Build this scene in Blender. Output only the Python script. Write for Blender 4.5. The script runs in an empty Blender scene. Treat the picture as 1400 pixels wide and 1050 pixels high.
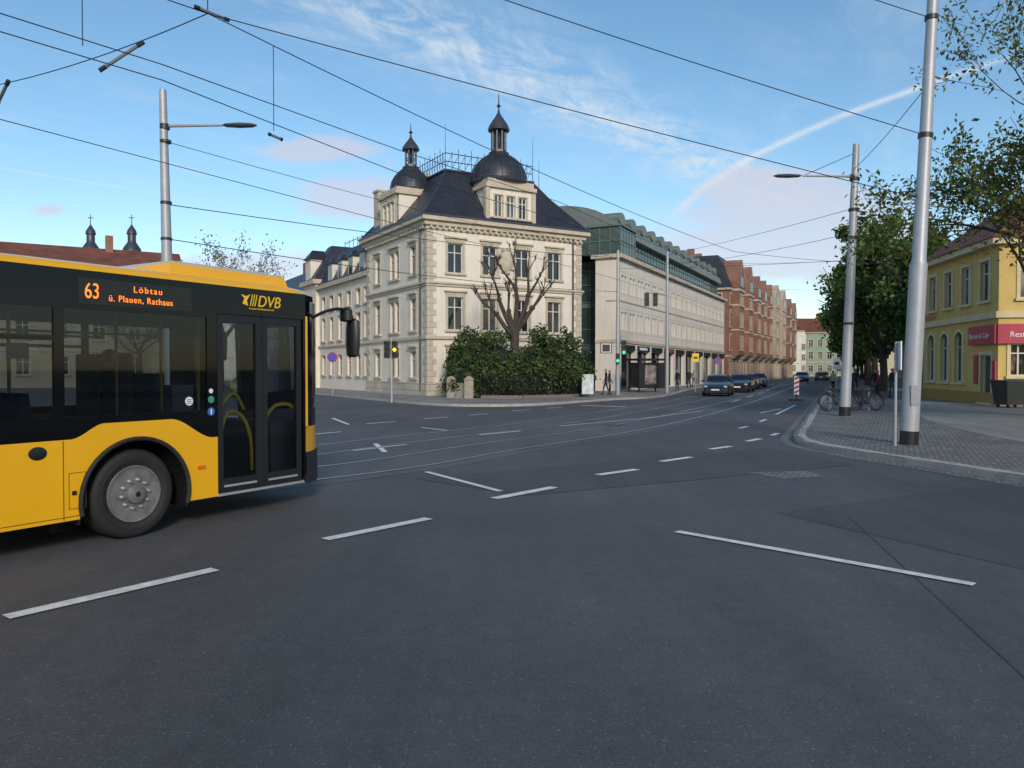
import bpy, math, random
from mathutils import Vector, Matrix
import numpy as np
R=random.Random(7)
NR=np.random.default_rng(5)
sc=bpy.context.scene
sc.view_settings.view_transform='Standard'
sc.view_settings.look='None'
# ---------------------------------------------------------------- materials
MATS={}
def _n(nt,t,**k):
    n=nt.nodes.new(t)
    for a,b in k.items(): setattr(n,a,b)
    return n
def mat(name,col,rough=.7,metal=0,var=.12,scale=1.5,bump=0,bscale=60,emit=0,spec=.5,coat=0,dirt=0):
    if name in MATS: return MATS[name]
    m=bpy.data.materials.new(name); m.use_nodes=True; nt=m.node_tree
    b=nt.nodes['Principled BSDF']
    b.inputs['Roughness'].default_value=rough; b.inputs['Metallic'].default_value=metal
    b.inputs['Specular IOR Level'].default_value=spec
    if coat: b.inputs['Coat Weight'].default_value=coat; b.inputs['Coat Roughness'].default_value=.06
    tc=_n(nt,'ShaderNodeTexCoord')
    no=_n(nt,'ShaderNodeTexNoise'); no.inputs['Scale'].default_value=scale; no.inputs['Detail'].default_value=8; no.inputs['Roughness'].default_value=.65
    nt.links.new(tc.outputs['Object'],no.inputs['Vector'])
    mx=_n(nt,'ShaderNodeMix',data_type='RGBA')
    mr=_n(nt,'ShaderNodeMapRange'); mr.inputs[1].default_value=.3; mr.inputs[2].default_value=.7
    nt.links.new(no.outputs['Fac'],mr.inputs[0]); nt.links.new(mr.outputs[0],mx.inputs[0])
    mx.inputs[6].default_value=[c*(1-var) for c in col]+[1]; mx.inputs[7].default_value=[min(1,c*(1+var)) for c in col]+[1]
    out=mx.outputs[2]
    if dirt:
        mp=_n(nt,'ShaderNodeMapping'); mp.inputs['Scale'].default_value=(2.2,2.2,.18)
        n2=_n(nt,'ShaderNodeTexNoise'); n2.inputs['Scale'].default_value=1.4; n2.inputs['Detail'].default_value=7
        nt.links.new(tc.outputs['Object'],mp.inputs['Vector']); nt.links.new(mp.outputs[0],n2.inputs['Vector'])
        m2=_n(nt,'ShaderNodeMapRange'); m2.inputs[1].default_value=.45; m2.inputs[2].default_value=.75; m2.inputs[3].default_value=0; m2.inputs[4].default_value=dirt
        nt.links.new(n2.outputs['Fac'],m2.inputs[0])
        mx2=_n(nt,'ShaderNodeMix',data_type='RGBA'); nt.links.new(m2.outputs[0],mx2.inputs[0]); nt.links.new(out,mx2.inputs[6])
        mx2.inputs[7].default_value=[c*.6 for c in col]+[1]; out=mx2.outputs[2]
    nt.links.new(out,b.inputs['Base Color'])
    if emit:
        b.inputs['Emission Color'].default_value=list(col)+[1]; b.inputs['Emission Strength'].default_value=emit
    if bump:
        n3=_n(nt,'ShaderNodeTexNoise'); n3.inputs['Scale'].default_value=bscale; n3.inputs['Detail'].default_value=4
        nt.links.new(tc.outputs['Object'],n3.inputs['Vector'])
        bp=_n(nt,'ShaderNodeBump'); bp.inputs['Strength'].default_value=bump; bp.inputs['Distance'].default_value=.02
        nt.links.new(n3.outputs['Fac'],bp.inputs['Height']); nt.links.new(bp.outputs[0],b.inputs['Normal'])
    MATS[name]=m; return m
def asphalt(name,c,blu=1.08,patch=.25):
    m=bpy.data.materials.new(name); m.use_nodes=True; nt=m.node_tree; b=nt.nodes['Principled BSDF']
    tc=_n(nt,'ShaderNodeTexCoord'); L=nt.links.new
    def noise(s,d,map=None,rough=.6):
        n=_n(nt,'ShaderNodeTexNoise'); n.inputs['Scale'].default_value=s; n.inputs['Detail'].default_value=d; n.inputs['Roughness'].default_value=rough
        if map:
            mp=_n(nt,'ShaderNodeMapping'); mp.inputs['Scale'].default_value=map; mp.inputs['Rotation'].default_value=(0,0,-.5)
            L(tc.outputs['Object'],mp.inputs[0]); L(mp.outputs[0],n.inputs[0])
        else: L(tc.outputs['Object'],n.inputs[0])
        return n.outputs['Fac']
    def rng(s,a,b_,c_,d):
        r=_n(nt,'ShaderNodeMapRange'); r.inputs[1].default_value=a; r.inputs[2].default_value=b_; r.inputs[3].default_value=c_; r.inputs[4].default_value=d; L(s,r.inputs[0]); return r.outputs[0]
    def mul(a,b_):
        q=_n(nt,'ShaderNodeMath',operation='MULTIPLY'); L(a,q.inputs[0]); L(b_,q.inputs[1]); return q.outputs[0]
    f=mul(rng(noise(.12,5),.3,.7,1-patch,1+patch),rng(noise(1.3,6,(.9,.16,1)),.3,.7,.84,1.16))
    f=mul(f,rng(noise(55,3,rough=.8),.3,.7,.66,1.36))
    f=mul(f,rng(noise(6,5,rough=.7),.3,.7,.88,1.12))
    v=_n(nt,'ShaderNodeTexVoronoi'); v.inputs['Scale'].default_value=90; L(tc.outputs['Object'],v.inputs[0])
    sp=rng(v.outputs['Color'],.84,.95,1,2.0)
    f=mul(f,sp)
    v3=_n(nt,'ShaderNodeTexVoronoi'); v3.inputs['Scale'].default_value=.9; L(tc.outputs['Object'],v3.inputs[0])
    f=mul(f,rng(v3.outputs['Distance'],.02,.035,.72,1))
    cm=_n(nt,'ShaderNodeVectorMath',operation='SCALE'); cm.inputs[0].default_value=(c*1.0,c*1.01,c*blu); L(f,cm.inputs['Scale'])
    L(cm.outputs[0],b.inputs['Base Color']); b.inputs['Roughness'].default_value=.74; b.inputs['Specular IOR Level'].default_value=.4
    bp=_n(nt,'ShaderNodeBump'); bp.inputs['Strength'].default_value=.35; bp.inputs['Distance'].default_value=.008
    L(noise(120,3),bp.inputs['Height']); L(bp.outputs[0],b.inputs['Normal'])
    MATS[name]=m; return m
def tiles(name,c1,c2,mortar,sx,sz,mode='xy',rough=.7,ms=.02,off=.5):
    m=bpy.data.materials.new(name); m.use_nodes=True; nt=m.node_tree; b=nt.nodes['Principled BSDF']; L=nt.links.new
    tc=_n(nt,'ShaderNodeTexCoord'); br=_n(nt,'ShaderNodeTexBrick'); br.offset=off
    if mode=='xy': L(tc.outputs['Object'],br.inputs['Vector'])
    else:
        se=_n(nt,'ShaderNodeSeparateXYZ'); L(tc.outputs['Object'],se.inputs[0])
        ad=_n(nt,'ShaderNodeMath',operation='ADD'); L(se.outputs[0],ad.inputs[0]); L(se.outputs[1],ad.inputs[1])
        co=_n(nt,'ShaderNodeCombineXYZ'); L(ad.outputs[0],co.inputs[0]); L(se.outputs[2],co.inputs[1]); L(co.outputs[0],br.inputs['Vector'])
    br.inputs['Color1'].default_value=list(c1)+[1]; br.inputs['Color2'].default_value=list(c2)+[1]; br.inputs['Mortar'].default_value=list(mortar)+[1]
    br.inputs['Scale'].default_value=1; br.inputs['Brick Width'].default_value=sx; br.inputs['Row Height'].default_value=sz; br.inputs['Mortar Size'].default_value=ms
    no=_n(nt,'ShaderNodeTexNoise'); no.inputs['Scale'].default_value=.6; no.inputs['Detail'].default_value=8; L(tc.outputs['Object'],no.inputs[0])
    r=_n(nt,'ShaderNodeMapRange'); r.inputs[1].default_value=.3; r.inputs[2].default_value=.7; r.inputs[3].default_value=.75; r.inputs[4].default_value=1.2; L(no.outputs['Fac'],r.inputs[0])
    s=_n(nt,'ShaderNodeVectorMath',operation='SCALE'); L(br.outputs['Color'],s.inputs[0]); L(r.outputs[0],s.inputs['Scale']); L(s.outputs[0],b.inputs['Base Color'])
    bp=_n(nt,'ShaderNodeBump'); bp.inputs['Strength'].default_value=.5; bp.inputs['Distance'].default_value=.02; bp.invert=True
    L(br.outputs['Fac'],bp.inputs['Height']); L(bp.outputs[0],b.inputs['Normal'])
    b.inputs['Roughness'].default_value=rough
    MATS[name]=m; return m
def leafmat(name,c1,c2,tr=.25):
    m=bpy.data.materials.new(name); m.use_nodes=True; nt=m.node_tree; L=nt.links.new
    b=nt.nodes['Principled BSDF']; out=nt.nodes['Material Output']
    g=_n(nt,'ShaderNodeNewGeometry'); mx=_n(nt,'ShaderNodeMix',data_type='RGBA'); L(g.outputs['Random Per Island'],mx.inputs[0])
    mx.inputs[6].default_value=list(c1)+[1]; mx.inputs[7].default_value=list(c2)+[1]
    L(mx.outputs[2],b.inputs['Base Color']); b.inputs['Roughness'].default_value=.55; b.inputs['Specular IOR Level'].default_value=.3
    t=_n(nt,'ShaderNodeBsdfTranslucent'); L(mx.outputs[2],t.inputs[0]); ms=_n(nt,'ShaderNodeMixShader'); ms.inputs[0].default_value=tr
    L(b.outputs[0],ms.inputs[1]); L(t.outputs[0],ms.inputs[2]); L(ms.outputs[0],out.inputs[0])
    MATS[name]=m; return m
def glassmat(name,tint,gl=1.0,rough=.02):
    m=bpy.data.materials.new(name); m.use_nodes=True; nt=m.node_tree; L=nt.links.new
    nt.nodes.remove(nt.nodes['Principled BSDF']); out=nt.nodes['Material Output']
    t=_n(nt,'ShaderNodeBsdfTransparent'); t.inputs[0].default_value=list(tint)+[1]
    g=_n(nt,'ShaderNodeBsdfGlossy'); g.inputs['Roughness'].default_value=rough; g.inputs[0].default_value=(.9,.93,.97,1)
    fr=_n(nt,'ShaderNodeFresnel'); fr.inputs[0].default_value=1.5
    ms=_n(nt,'ShaderNodeMixShader'); L(fr.outputs[0],ms.inputs[0]); L(t.outputs[0],ms.inputs[1]); L(g.outputs[0],ms.inputs[2]); L(ms.outputs[0],out.inputs[0])
    MATS[name]=m; return m
def winglass(name,dark,light,sc_=.45):
    m=bpy.data.materials.new(name); m.use_nodes=True; nt=m.node_tree; L=nt.links.new; b=nt.nodes['Principled BSDF']
    g=_n(nt,'ShaderNodeNewGeometry'); r=_n(nt,'ShaderNodeMapRange'); r.inputs[1].default_value=.55; r.inputs[2].default_value=1
    L(g.outputs['Random Per Island'],r.inputs[0])
    tc=_n(nt,'ShaderNodeTexCoord'); no=_n(nt,'ShaderNodeTexNoise'); no.inputs['Scale'].default_value=1.7; L(tc.outputs['Object'],no.inputs[0])
    mu=_n(nt,'ShaderNodeMath',operation='MULTIPLY'); L(r.outputs[0],mu.inputs[0]); L(no.outputs['Fac'],mu.inputs[1])
    mx=_n(nt,'ShaderNodeMix',data_type='RGBA'); L(mu.outputs[0],mx.inputs[0]); mx.inputs[6].default_value=list(dark)+[1]; mx.inputs[7].default_value=list(light)+[1]
    L(mx.outputs[2],b.inputs['Base Color']); b.inputs['Roughness'].default_value=.06; b.inputs['Specular IOR Level'].default_value=.7
    n2=_n(nt,'ShaderNodeTexNoise'); n2.inputs['Scale'].default_value=.8; L(tc.outputs['Object'],n2.inputs[0])
    bp=_n(nt,'ShaderNodeBump'); bp.inputs['Strength'].default_value=.12; bp.inputs['Distance'].default_value=.1; L(n2.outputs['Fac'],bp.inputs['Height']); L(bp.outputs[0],b.inputs['Normal'])
    MATS[name]=m; return m

ASPH=asphalt('asphalt',.084,1.06); ASPH2=asphalt('asphalt_patch',.068,1.06,.12); ASPHT=asphalt('asphalt_track',.10,1.08,.2); WALK=asphalt('walk_surface',.21,.94,.2)
SETTS=tiles('stone_setts',(.27,.25,.225),(.14,.135,.13),(.07,.065,.06),.12,.12,ms=.012)
FLAG=tiles('flagstones',(.28,.265,.245),(.21,.20,.19),(.09,.09,.085),.6,.35,ms=.01)
GROUND=mat('ground_soil',(.09,.095,.07),.95,scale=.3,var=.3)
KERB=mat('granite_kerb',(.38,.355,.33),.85,var=.2,scale=3,bump=.3)
PAINT=mat('road_paint',(.70,.70,.67),.7,var=.25,scale=7)
STEEL=mat('rail_steel',(.50,.50,.51),.38,.8,var=.2)
GROOVE=mat('rail_groove',(.02,.02,.02),.9)
POLE=mat('galvanised_pole',(.38,.39,.41),.5,.3,var=.1,scale=4)
BLACK=mat('black_paint',(.012,.012,.013),.4)
DARK=mat('dark_metal',(.03,.032,.035),.45,.3)
WIREM=mat('wire_metal',(.03,.032,.04),.6,.2)
STUC=mat('cream_stucco',(.71,.65,.555),.9,var=.07,scale=.9,bump=.15,dirt=.28)
RUST=tiles('rusticated_stone',(.50,.44,.36),(.46,.40,.33),(.25,.21,.17),1.1,.42,'v',.9,.018)
TRIM=mat('sandstone_trim',(.50,.435,.34),.9,var=.16,scale=2,bump=.2,dirt=.35)
SLATE=tiles('slate_roof',(.030,.035,.050),(.020,.024,.035),(.008,.008,.01),.3,.22,'v',.45,.015)
COPPER=mat('dark_sheet_metal',(.055,.06,.075),.4,.3,var=.2)
WG=winglass('window_glass',(.012,.016,.02),(.24,.22,.18))
FRAMEW=mat('window_frame_white',(.60,.58,.53),.6)
FRAMEG=mat('window_frame_green',(.04,.07,.06),.6)
MODW=mat('modern_limestone',(.68,.635,.56),.85,var=.07,scale=.5,dirt=.2)
GREENG=winglass('green_glazing',(.03,.055,.055),(.14,.19,.18))
GREENF=mat('green_steel',(.11,.155,.14),.5)
ZINC=mat('zinc_roof',(.20,.22,.205),.5,.3,var=.15,scale=.8,dirt=.3)
BRICK=tiles('red_brick',(.31,.135,.09),(.25,.105,.07),(.24,.19,.15),.25,.08,'v',.9,.008)
BARK=mat('bark',(.060,.048,.038),.95,var=.35,scale=6,bump=.6,bscale=25)
REDTILE=tiles('red_tiles',(.22,.075,.045),(.16,.055,.035),(.05,.02,.015),.25,.3,'v',.8,.02)
YSTUC=mat('yellow_stucco',(.60,.43,.14),.9,var=.08,dirt=.3)
# ---------------------------------------------------------------- geometry helpers
class Part:
    def __init__(s,m,smooth): s.v=[];s.f=[];s.m=m;s.smooth=smooth
    def add(s,vs,fs):
        b=len(s.v); s.v.extend([tuple(p) for p in vs]); s.f.extend([tuple(i+b for i in f) for f in fs]); return s
    def quad(s,*p): return s.add(p,[tuple(range(len(p)))])
    def box(s,x0,x1,y0,y1,z0,z1):
        return s.add([(x0,y0,z0),(x1,y0,z0),(x1,y1,z0),(x0,y1,z0),(x0,y0,z1),(x1,y0,z1),(x1,y1,z1),(x0,y1,z1)],
        [(0,3,2,1),(4,5,6,7),(0,1,5,4),(1,2,6,5),(2,3,7,6),(3,0,4,7)])
    def frust(s,b,t):
        x0,x1,y0,y1,z=b; X0,X1,Y0,Y1,Z=t
        return s.add([(x0,y0,z),(x1,y0,z),(x1,y1,z),(x0,y1,z),(X0,Y0,Z),(X1,Y0,Z),(X1,Y1,Z),(X0,Y1,Z)],
        [(0,3,2,1),(4,5,6,7),(0,1,5,4),(1,2,6,5),(2,3,7,6),(3,0,4,7)])
    def tube(s,pts,rs,n=8,cap=True):
        pts=[Vector(p) for p in pts]
        if not hasattr(rs,'__len__'): rs=[rs]*len(pts)
        vs=[];fs=[]
        up=None
        for i,p in enumerate(pts):
            d=(pts[min(i+1,len(pts)-1)]-pts[max(i-1,0)]).normalized()
            if up is None:
                up=Vector((0,0,1)) if abs(d.z)<.9 else Vector((1,0,0))
            a=d.cross(up).normalized(); b=a.cross(d).normalized(); up=b
            for k in range(n):
                t=2*math.pi*k/n; vs.append(p+(a*math.cos(t)+b*math.sin(t))*rs[i])
        for i in range(len(pts)-1):
            for k in range(n):
                k2=(k+1)%n; fs.append((i*n+k,i*n+k2,(i+1)*n+k2,(i+1)*n+k))
        if cap: fs.append(tuple(range(n))[::-1]); fs.append(tuple((len(pts)-1)*n+k for k in range(n)))
        return s.add(vs,fs)
    def lathe(s,prof,n,M=Matrix(),rot=0):
        vs=[];fs=[]
        for r,z in prof:
            for k in range(n):
                t=2*math.pi*k/n+rot; vs.append(M@Vector((r*math.cos(t),r*math.sin(t),z)))
        for i in range(len(prof)-1):
            for k in range(n):
                k2=(k+1)%n; fs.append((i*n+k,i*n+k2,(i+1)*n+k2,(i+1)*n+k))
        fs.append(tuple(range(n))[::-1]); fs.append(tuple((len(prof)-1)*n+k for k in range(n)))
        return s.add(vs,fs)
class Group:
    def __init__(s,name,loc=(0,0,0),ang=0):
        s.name=name; s.loc=loc if len(loc)==3 else (loc[0],loc[1],0); s.ang=ang; s.p={}; s.extra=[]
    def part(s,n,m,smooth=False):
        if n not in s.p: s.p[n]=Part(m,smooth)
        return s.p[n]
    def done(s):
        items=[(n,p) for n,p in s.p.items() if p.v]
        single=len(items)==1 and not s.extra
        root=None
        if not single:
            root=bpy.data.objects.new(s.name,None); sc.collection.objects.link(root)
            root.location=s.loc; root.rotation_euler=(0,0,s.ang); root.empty_display_size=.3
        for n,p in items:
            me=bpy.data.meshes.new(n if not single else s.name); me.from_pydata(p.v,[],p.f); me.materials.append(p.m)
            if p.smooth:
                me.polygons.foreach_set('use_smooth',[True]*len(me.polygons))
                try: me.set_sharp_from_angle(angle=math.radians(38))
                except Exception: pass
            o=bpy.data.objects.new(n if not single else s.name,me); sc.collection.objects.link(o)
            if root: o.parent=root
            else: o.location=s.loc; o.rotation_euler=(0,0,s.ang)
        for o in s.extra:
            sc.collection.objects.link(o) if o.name not in sc.collection.objects else None
            o.parent=root
        return root
def catmull(P,n=6,closed=False):
    out=[]
    for i in range(len(P)-1):
        p0=P[max(i-1,0)];p1=P[i];p2=P[i+1];p3=P[min(i+2,len(P)-1)]
        for k in range(n):
            t=k/n
            out.append(tuple(.5*((2*p1[j])+(-p0[j]+p2[j])*t+(2*p0[j]-5*p1[j]+4*p2[j]-p3[j])*t*t+(-p0[j]+3*p1[j]-3*p2[j]+p3[j])*t**3) for j in range(len(p1))))
    out.append(tuple(P[-1])); return out
def offset(pts,d):
    o=[]
    for i,p in enumerate(pts):
        a=pts[max(i-1,0)];b=pts[min(i+1,len(pts)-1)]
        dx,dy=b[0]-a[0],b[1]-a[1]; l=math.hypot(dx,dy) or 1
        o.append((p[0]-dy/l*d,p[1]+dx/l*d))
    return o
def strip(part,pts,d0,d1,z):
    A=offset(pts,d0);B=offset(pts,d1)
    for i in range(len(pts)-1):
        part.quad((*A[i],z),(*A[i+1],z),(*B[i+1],z),(*B[i],z))
def facade(g,O,a,n,W,z0,z1,ops,wall,wmat,rev=.18,fm=FRAMEW,gm=None,trim=None,tw=.16,hood=False,fw=.06,sill=True,glass='windows'):
    gm=gm or WG
    wp=g.part(wall,wmat); gp=g.part(glass,gm); fp=g.part('window_frames',fm)
    P=lambda x,z,d=0:(O[0]+a[0]*x+n[0]*d,O[1]+a[1]*x+n[1]*d,z)
    def fb(p,x0,x1,za,zb,d0,d1):
        p.add([P(x0,za,d1),P(x1,za,d1),P(x1,za,d0),P(x0,za,d0),P(x0,zb,d1),P(x1,zb,d1),P(x1,zb,d0),P(x0,zb,d0)],
        [(0,3,2,1),(4,5,6,7),(0,1,5,4),(1,2,6,5),(2,3,7,6),(3,0,4,7)])
    R_=[(o[0]-o[1]/2,o[0]+o[1]/2,o[2],o[2]+o[3]) for o in ops]
    xs=sorted(set([0,W]+[round(v,4) for r in R_ for v in r[:2] if 0<v<W])); zs=sorted(set([z0,z1]+[round(v,4) for r in R_ for v in r[2:] if z0<v<z1]))
    for i in range(len(xs)-1):
        for j in range(len(zs)-1):
            cx=(xs[i]+xs[i+1])/2; cz=(zs[j]+zs[j+1])/2
            if any(r[0]<cx<r[1] and r[2]<cz<r[3] for r in R_): continue
            wp.quad(P(xs[i],zs[j]),P(xs[i+1],zs[j]),P(xs[i+1],zs[j+1]),P(xs[i],zs[j+1]))
    for o,r in zip(ops,R_):
        x0,x1,za,zb=r; st=o[4] if len(o)>4 else 'c'
        wp.quad(P(x0,za),P(x0,zb),P(x0,zb,-rev),P(x0,za,-rev)); wp.quad(P(x1,za),P(x1,za,-rev),P(x1,zb,-rev),P(x1,zb))
        wp.quad(P(x0,za),P(x0,za,-rev),P(x1,za,-rev),P(x1,za)); wp.quad(P(x0,zb),P(x1,zb),P(x1,zb,-rev),P(x0,zb,-rev))
        gp.quad(P(x0,za,-rev),P(x1,za,-rev),P(x1,zb,-rev),P(x0,zb,-rev))
        if fw:
            d0,d1=-rev+.003,-rev+.06
            fb(fp,x0,x0+fw,za,zb,d0,d1); fb(fp,x1-fw,x1,za,zb,d0,d1); fb(fp,x0+fw,x1-fw,zb-fw,zb,d0,d1); fb(fp,x0+fw,x1-fw,za,za+fw,d0,d1)
            xm=(x0+x1)/2
            if 'c' in st:
                fb(fp,xm-fw*.6,xm+fw*.6,za+fw,zb-fw,d0,d1); zt=za+(zb-za)*.68; fb(fp,x0+fw,xm-fw*.6,zt,zt+fw,d0,d1+.01); fb(fp,xm+fw*.6,x1-fw,zt,zt+fw,d0,d1+.01)
        if 'a' in st:
            rr=(x1-x0)/2; cx=(x0+x1)/2; cz=zb-rr; K=10
            for k in range(K):
                t0=math.pi*k/K;t1=math.pi*(k+1)/K
                X0,Z0,X1,Z1=cx+rr*math.cos(t0),cz+rr*math.sin(t0),cx+rr*math.cos(t1),cz+rr*math.sin(t1)
                wp.quad(P(X1,Z1,-.01),P(X0,Z0,-.01),P(X0,zb,-.01),P(X1,zb,-.01))
                if trim:
                    q=1+tw/rr; tp=g.part('window_surrounds',trim)
                    c=[(cx+rr*math.cos(t)*s_,cz+rr*math.sin(t)*s_) for t,s_ in ((t0,1),(t0,q),(t1,q),(t1,1))]
                    tp.add([P(x,z,.05) for x,z in c]+[P(x,z,-.02) for x,z in c],[(0,1,2,3),(1,5,6,2),(0,3,7,4)])
        if trim:
            tp=g.part('window_surrounds',trim)
            zb_=zb-(x1-x0)/2 if 'a' in st else zb
            fb(tp,x0-tw,x0,za,zb_,-.01,.05); fb(tp,x1,x1+tw,za,zb_,-.01,.05)
            if 'a' not in st: fb(tp,x0-tw,x1+tw,zb,zb+tw,-.01,.055)
            if sill: fb(tp,x0-tw-.06,x1+tw+.06,za-.13,za,-.01,.14)
            if hood:
                fb(tp,x0-tw-.1,x1+tw+.1,zb+tw+.16,zb+tw+.26,-.01,.2); fb(tp,x0-tw,x1+tw,zb+tw,zb+tw+.16,-.01,.08)
    return P,fb
# ---------------------------------------------------------------- ground, road, pavements
g=Group('ground'); g.part('g',GROUND).quad((-1500,-800,-.03),(1500,-800,-.03),(1500,2500,-.03),(-1500,2500,-.03)); g.done()
g=Group('road'); g.part('r',ASPH).quad((-130,-60,0),(160,-60,0),(160,330,0),(-130,330,0)); g.done()
def pavement(name,kp,close,surf,n=5):
    c=catmull(kp,n)
    g=Group(name)
    p=g.part('surface',surf); poly=[(x,y,.118) for x,y in c]+[(x,y,.118) for x,y in close]; p.add(poly,[tuple(range(len(poly)))])
    k=g.part('kerb',KERB)
    acc=[]
    for i in range(len(c)-1):
        a=Vector(c[i]);b=Vector(c[i+1]);l=(b-a).length;m=max(1,int(l))
        for j in range(m): acc.append(tuple(a.lerp(b,j/m)))
    acc.append(c[-1])
    inn=offset(acc,SIDE*.26); out=offset(acc,-SIDE*.02)
    for i in range(len(acc)-1):
        def lp(A,B,t): return (A[0]+(B[0]-A[0])*t,A[1]+(B[1]-A[1])*t)
        o0,o1=lp(out[i],out[i+1],.008),lp(out[i],out[i+1],.992); i0,i1=lp(inn[i],inn[i+1],.008),lp(inn[i],inn[i+1],.992)
        h=.13+R.uniform(-.003,.003)
        k.add([(*o0,-.01),(*o1,-.01),(*i1,-.01),(*i0,-.01),(*o0,h-.02),(*o1,h-.02),(*i1,h),(*i0,h)],[(4,5,6,7),(0,1,5,4),(1,2,6,5),(2,3,7,6),(3,0,4,7)])
    gu=g.part('gutter_strip',SETTS); strip(gu,acc,-SIDE*.34,-SIDE*.02,.0055)
    g.done()
KR=[(95.5,224.9),(64.9,153.7),(33.3,80.3),(14.3,36.2),(9.6,25.2),(7.95,21.4),(7.1,19.2),(6.85,17.7),(7.1,15.9),(7.7,13.5),(8.4,10.5),(9.6,4),(10.5,-10)]
SIDE=1
pavement('pavement',KR,[(60,-10),(160,40),(160,224.9)],SETTS)
KL=[(-60,134.4),(-26,76),(-13.1,54),(-6.2,42),(-4,38.7),(-2.0,37.2),(.2,37.6),(2,39.4),(5.7,45),(9.7,50.5),(18,75),(31,107),(48,150),(78,224)]
pavement('pavement',KL[::-1],[(-60,224)],FLAG)
SIDE=-1
pavement('pavement',[(-80,126),(-36.5,70),(-23.5,48),(-18,38.5),(-17.5,35),(-20,32),(-28,28),(-50,18),(-90,0)][::1],[(-130,0),(-130,126)],FLAG)
SIDE=1
g=Group('footpath'); p=g.part('s',WALK); w=catmull([(60,130),(38,80),(19,37),(14.0,26),(12.2,20),(11.6,15),(12,9)],5); q=offset(w,9); 
for i in range(len(w)-1): p.quad((*w[i],.123),(*w[i+1],.123),(*q[i+1],.123),(*q[i],.123))
g.done()
g=Group('traffic_island'); c=[(-10.2+2.0*math.cos(t),24+4.0*math.sin(t)) for t in [k*math.pi/8 for k in range(16)]]
g.part('k',KERB).add([(x,y,-.01) for x,y in c]+[(x,y,.12) for x,y in c],[tuple(range(16,32))]+[(i,(i+1)%16,(i+1)%16+16,i+16) for i in range(16)]); g.done()
TC=catmull([(-30,-5),(-15.5,4.2),(-9,8.6),(-3.3,13.4),(-.5,17.6),(4.6,25.7),(13.2,44),(29,81),(60.4,154),(90,222)],8)
g=Group('track_bed_surface'); strip(g.part('b',ASPHT),TC,-1.25,4.3,.004); g.done()
g=Group('tram_rails')
for o in (-.72,.72,2.35,3.79):
    strip(g.part('rails',STEEL),TC,o-.05,o+.03,.010); strip(g.part('grooves',GROOVE),TC,o+.03,o+.065,.0085); strip(g.part('joint_sealant',GROOVE),TC,o-.08,o-.05,.0085)
g.done()
g=Group('asphalt_patch'); p=g.part('p',ASPH2)
p.quad((-1.6,12.6,.0035),(5.8,17.5,.0035),(6.4,14.4,.0035),(.2,10.9,.0035))
p.quad((3.3,9.6,.0035),(8.0,12.3,.0035),(9.3,7.4,.0035),(5.4,5.2,.0035)); g.done()
g=Group('road_patch_stone'); g.part('p',SETTS).quad((4.1,13.35,.005),(5.2,13.6,.005),(5.25,12.85,.005),(4.45,12.6,.005)); g.done()
SEAM=mat('bitumen_seam',(.05,.05,.052),.7)
def line(p,a,b,w,z):
    a=Vector(a);b=Vector(b);d=(b-a).normalized(); n=Vector((-d.y,d.x))*w/2
    p.quad((a.x-n.x,a.y-n.y,z),(b.x-n.x,b.y-n.y,z),(b.x+n.x,b.y+n.y,z),(a.x+n.x,a.y+n.y,z))
g=Group('road_seam'); p=g.part('s',SEAM)
for a,b in (((4.1,9.3),(3.05,4.7)),((3.05,4.7),(2.75,3.4)),((-1.6,12.6),(.2,10.9)),((.2,10.9),(6.4,14.4)),((-8,24),(-2,29.5)),((-2,29.5),(8,41))): line(p,a,b,.008,.0075)
g.done()
g=Group('manhole_cover'); g.part('frame',DARK).lathe([(.36,.0),(.36,.0065)],28,Matrix.Translation((3.2,24.6,.004))); g.part('lid',mat('cast_iron',(.07,.065,.06),.6,.4,bump=.6,bscale=20)).lathe([(.31,.0),(.31,.004)],28,Matrix.Translation((3.2,24.6,.009))); g.done()
# painted markings
g=Group('road_markings'); p=g.part('m',PAINT)
M_=[((-3.66,5.52),(-2.66,6.85),.145),((-1.97,8.06),(-1.00,9.2),.15),((-.25,10.62),(.64,11.65),.17),((1.45,13.0),(2.24,13.72),.17),((2.9,14.9),(3.65,15.65),.17),((4.45,17.2),(5.1,17.85),.17),((5.86,19.1),(6.4,19.8),.17),((7.05,20.8),(7.45,21.5),.15),
((-1.5,13.4),(-.17,11.25),.11),((1.82,8.46),(3.85,6.36),.115),((-3.5,16.9),(-2.5,18.3),.1),((-3.3,18.5),(-2.75,16.6),.12),((-.9,21),(.25,22.3),.13),((1.5,24.2),(4.8,28),.09),((4.8,28),(8.2,33),.09),
((-4.8,25.2),(-4.0,26.3),.13),((-3.2,27.8),(-2.4,28.8),.13),((-1.7,30),(-1,31),.13),((0,33),(.8,34.2),.13),((1.6,35.3),(2.4,36.4),.13),((-6.6,28.2),(-5.3,24.9),.12),((-1.9,22.5),(-2.8,23.6),.12),
((10.5,30.5),(14.2,38.5),.12),((10.2,31.5),(12.2,34.8),.1),((6.9,23.3),(7.4,24.1),.13),((8.5,26.3),(9.1,27.5),.13),((-5.6,21),(-4.9,22),.13),((-7.5,20.5),(-6.9,21.3),.13),((3.4,38.2),(5.4,36.6),.3),((12,42),(13.5,45.5),.12),((15,49),(16.5,52.5),.12),((18,56),(19.5,59.5),.12)]
for i,(a,b,w) in enumerate(M_): line(p,a,b,w,.0125)
for i in range(7):
    t=65+i*9; line(p,(21.5+.395*(i*9),t),(21.5+.395*(i*9+4),t+3.7),.14,.0125)
g.done()
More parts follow.
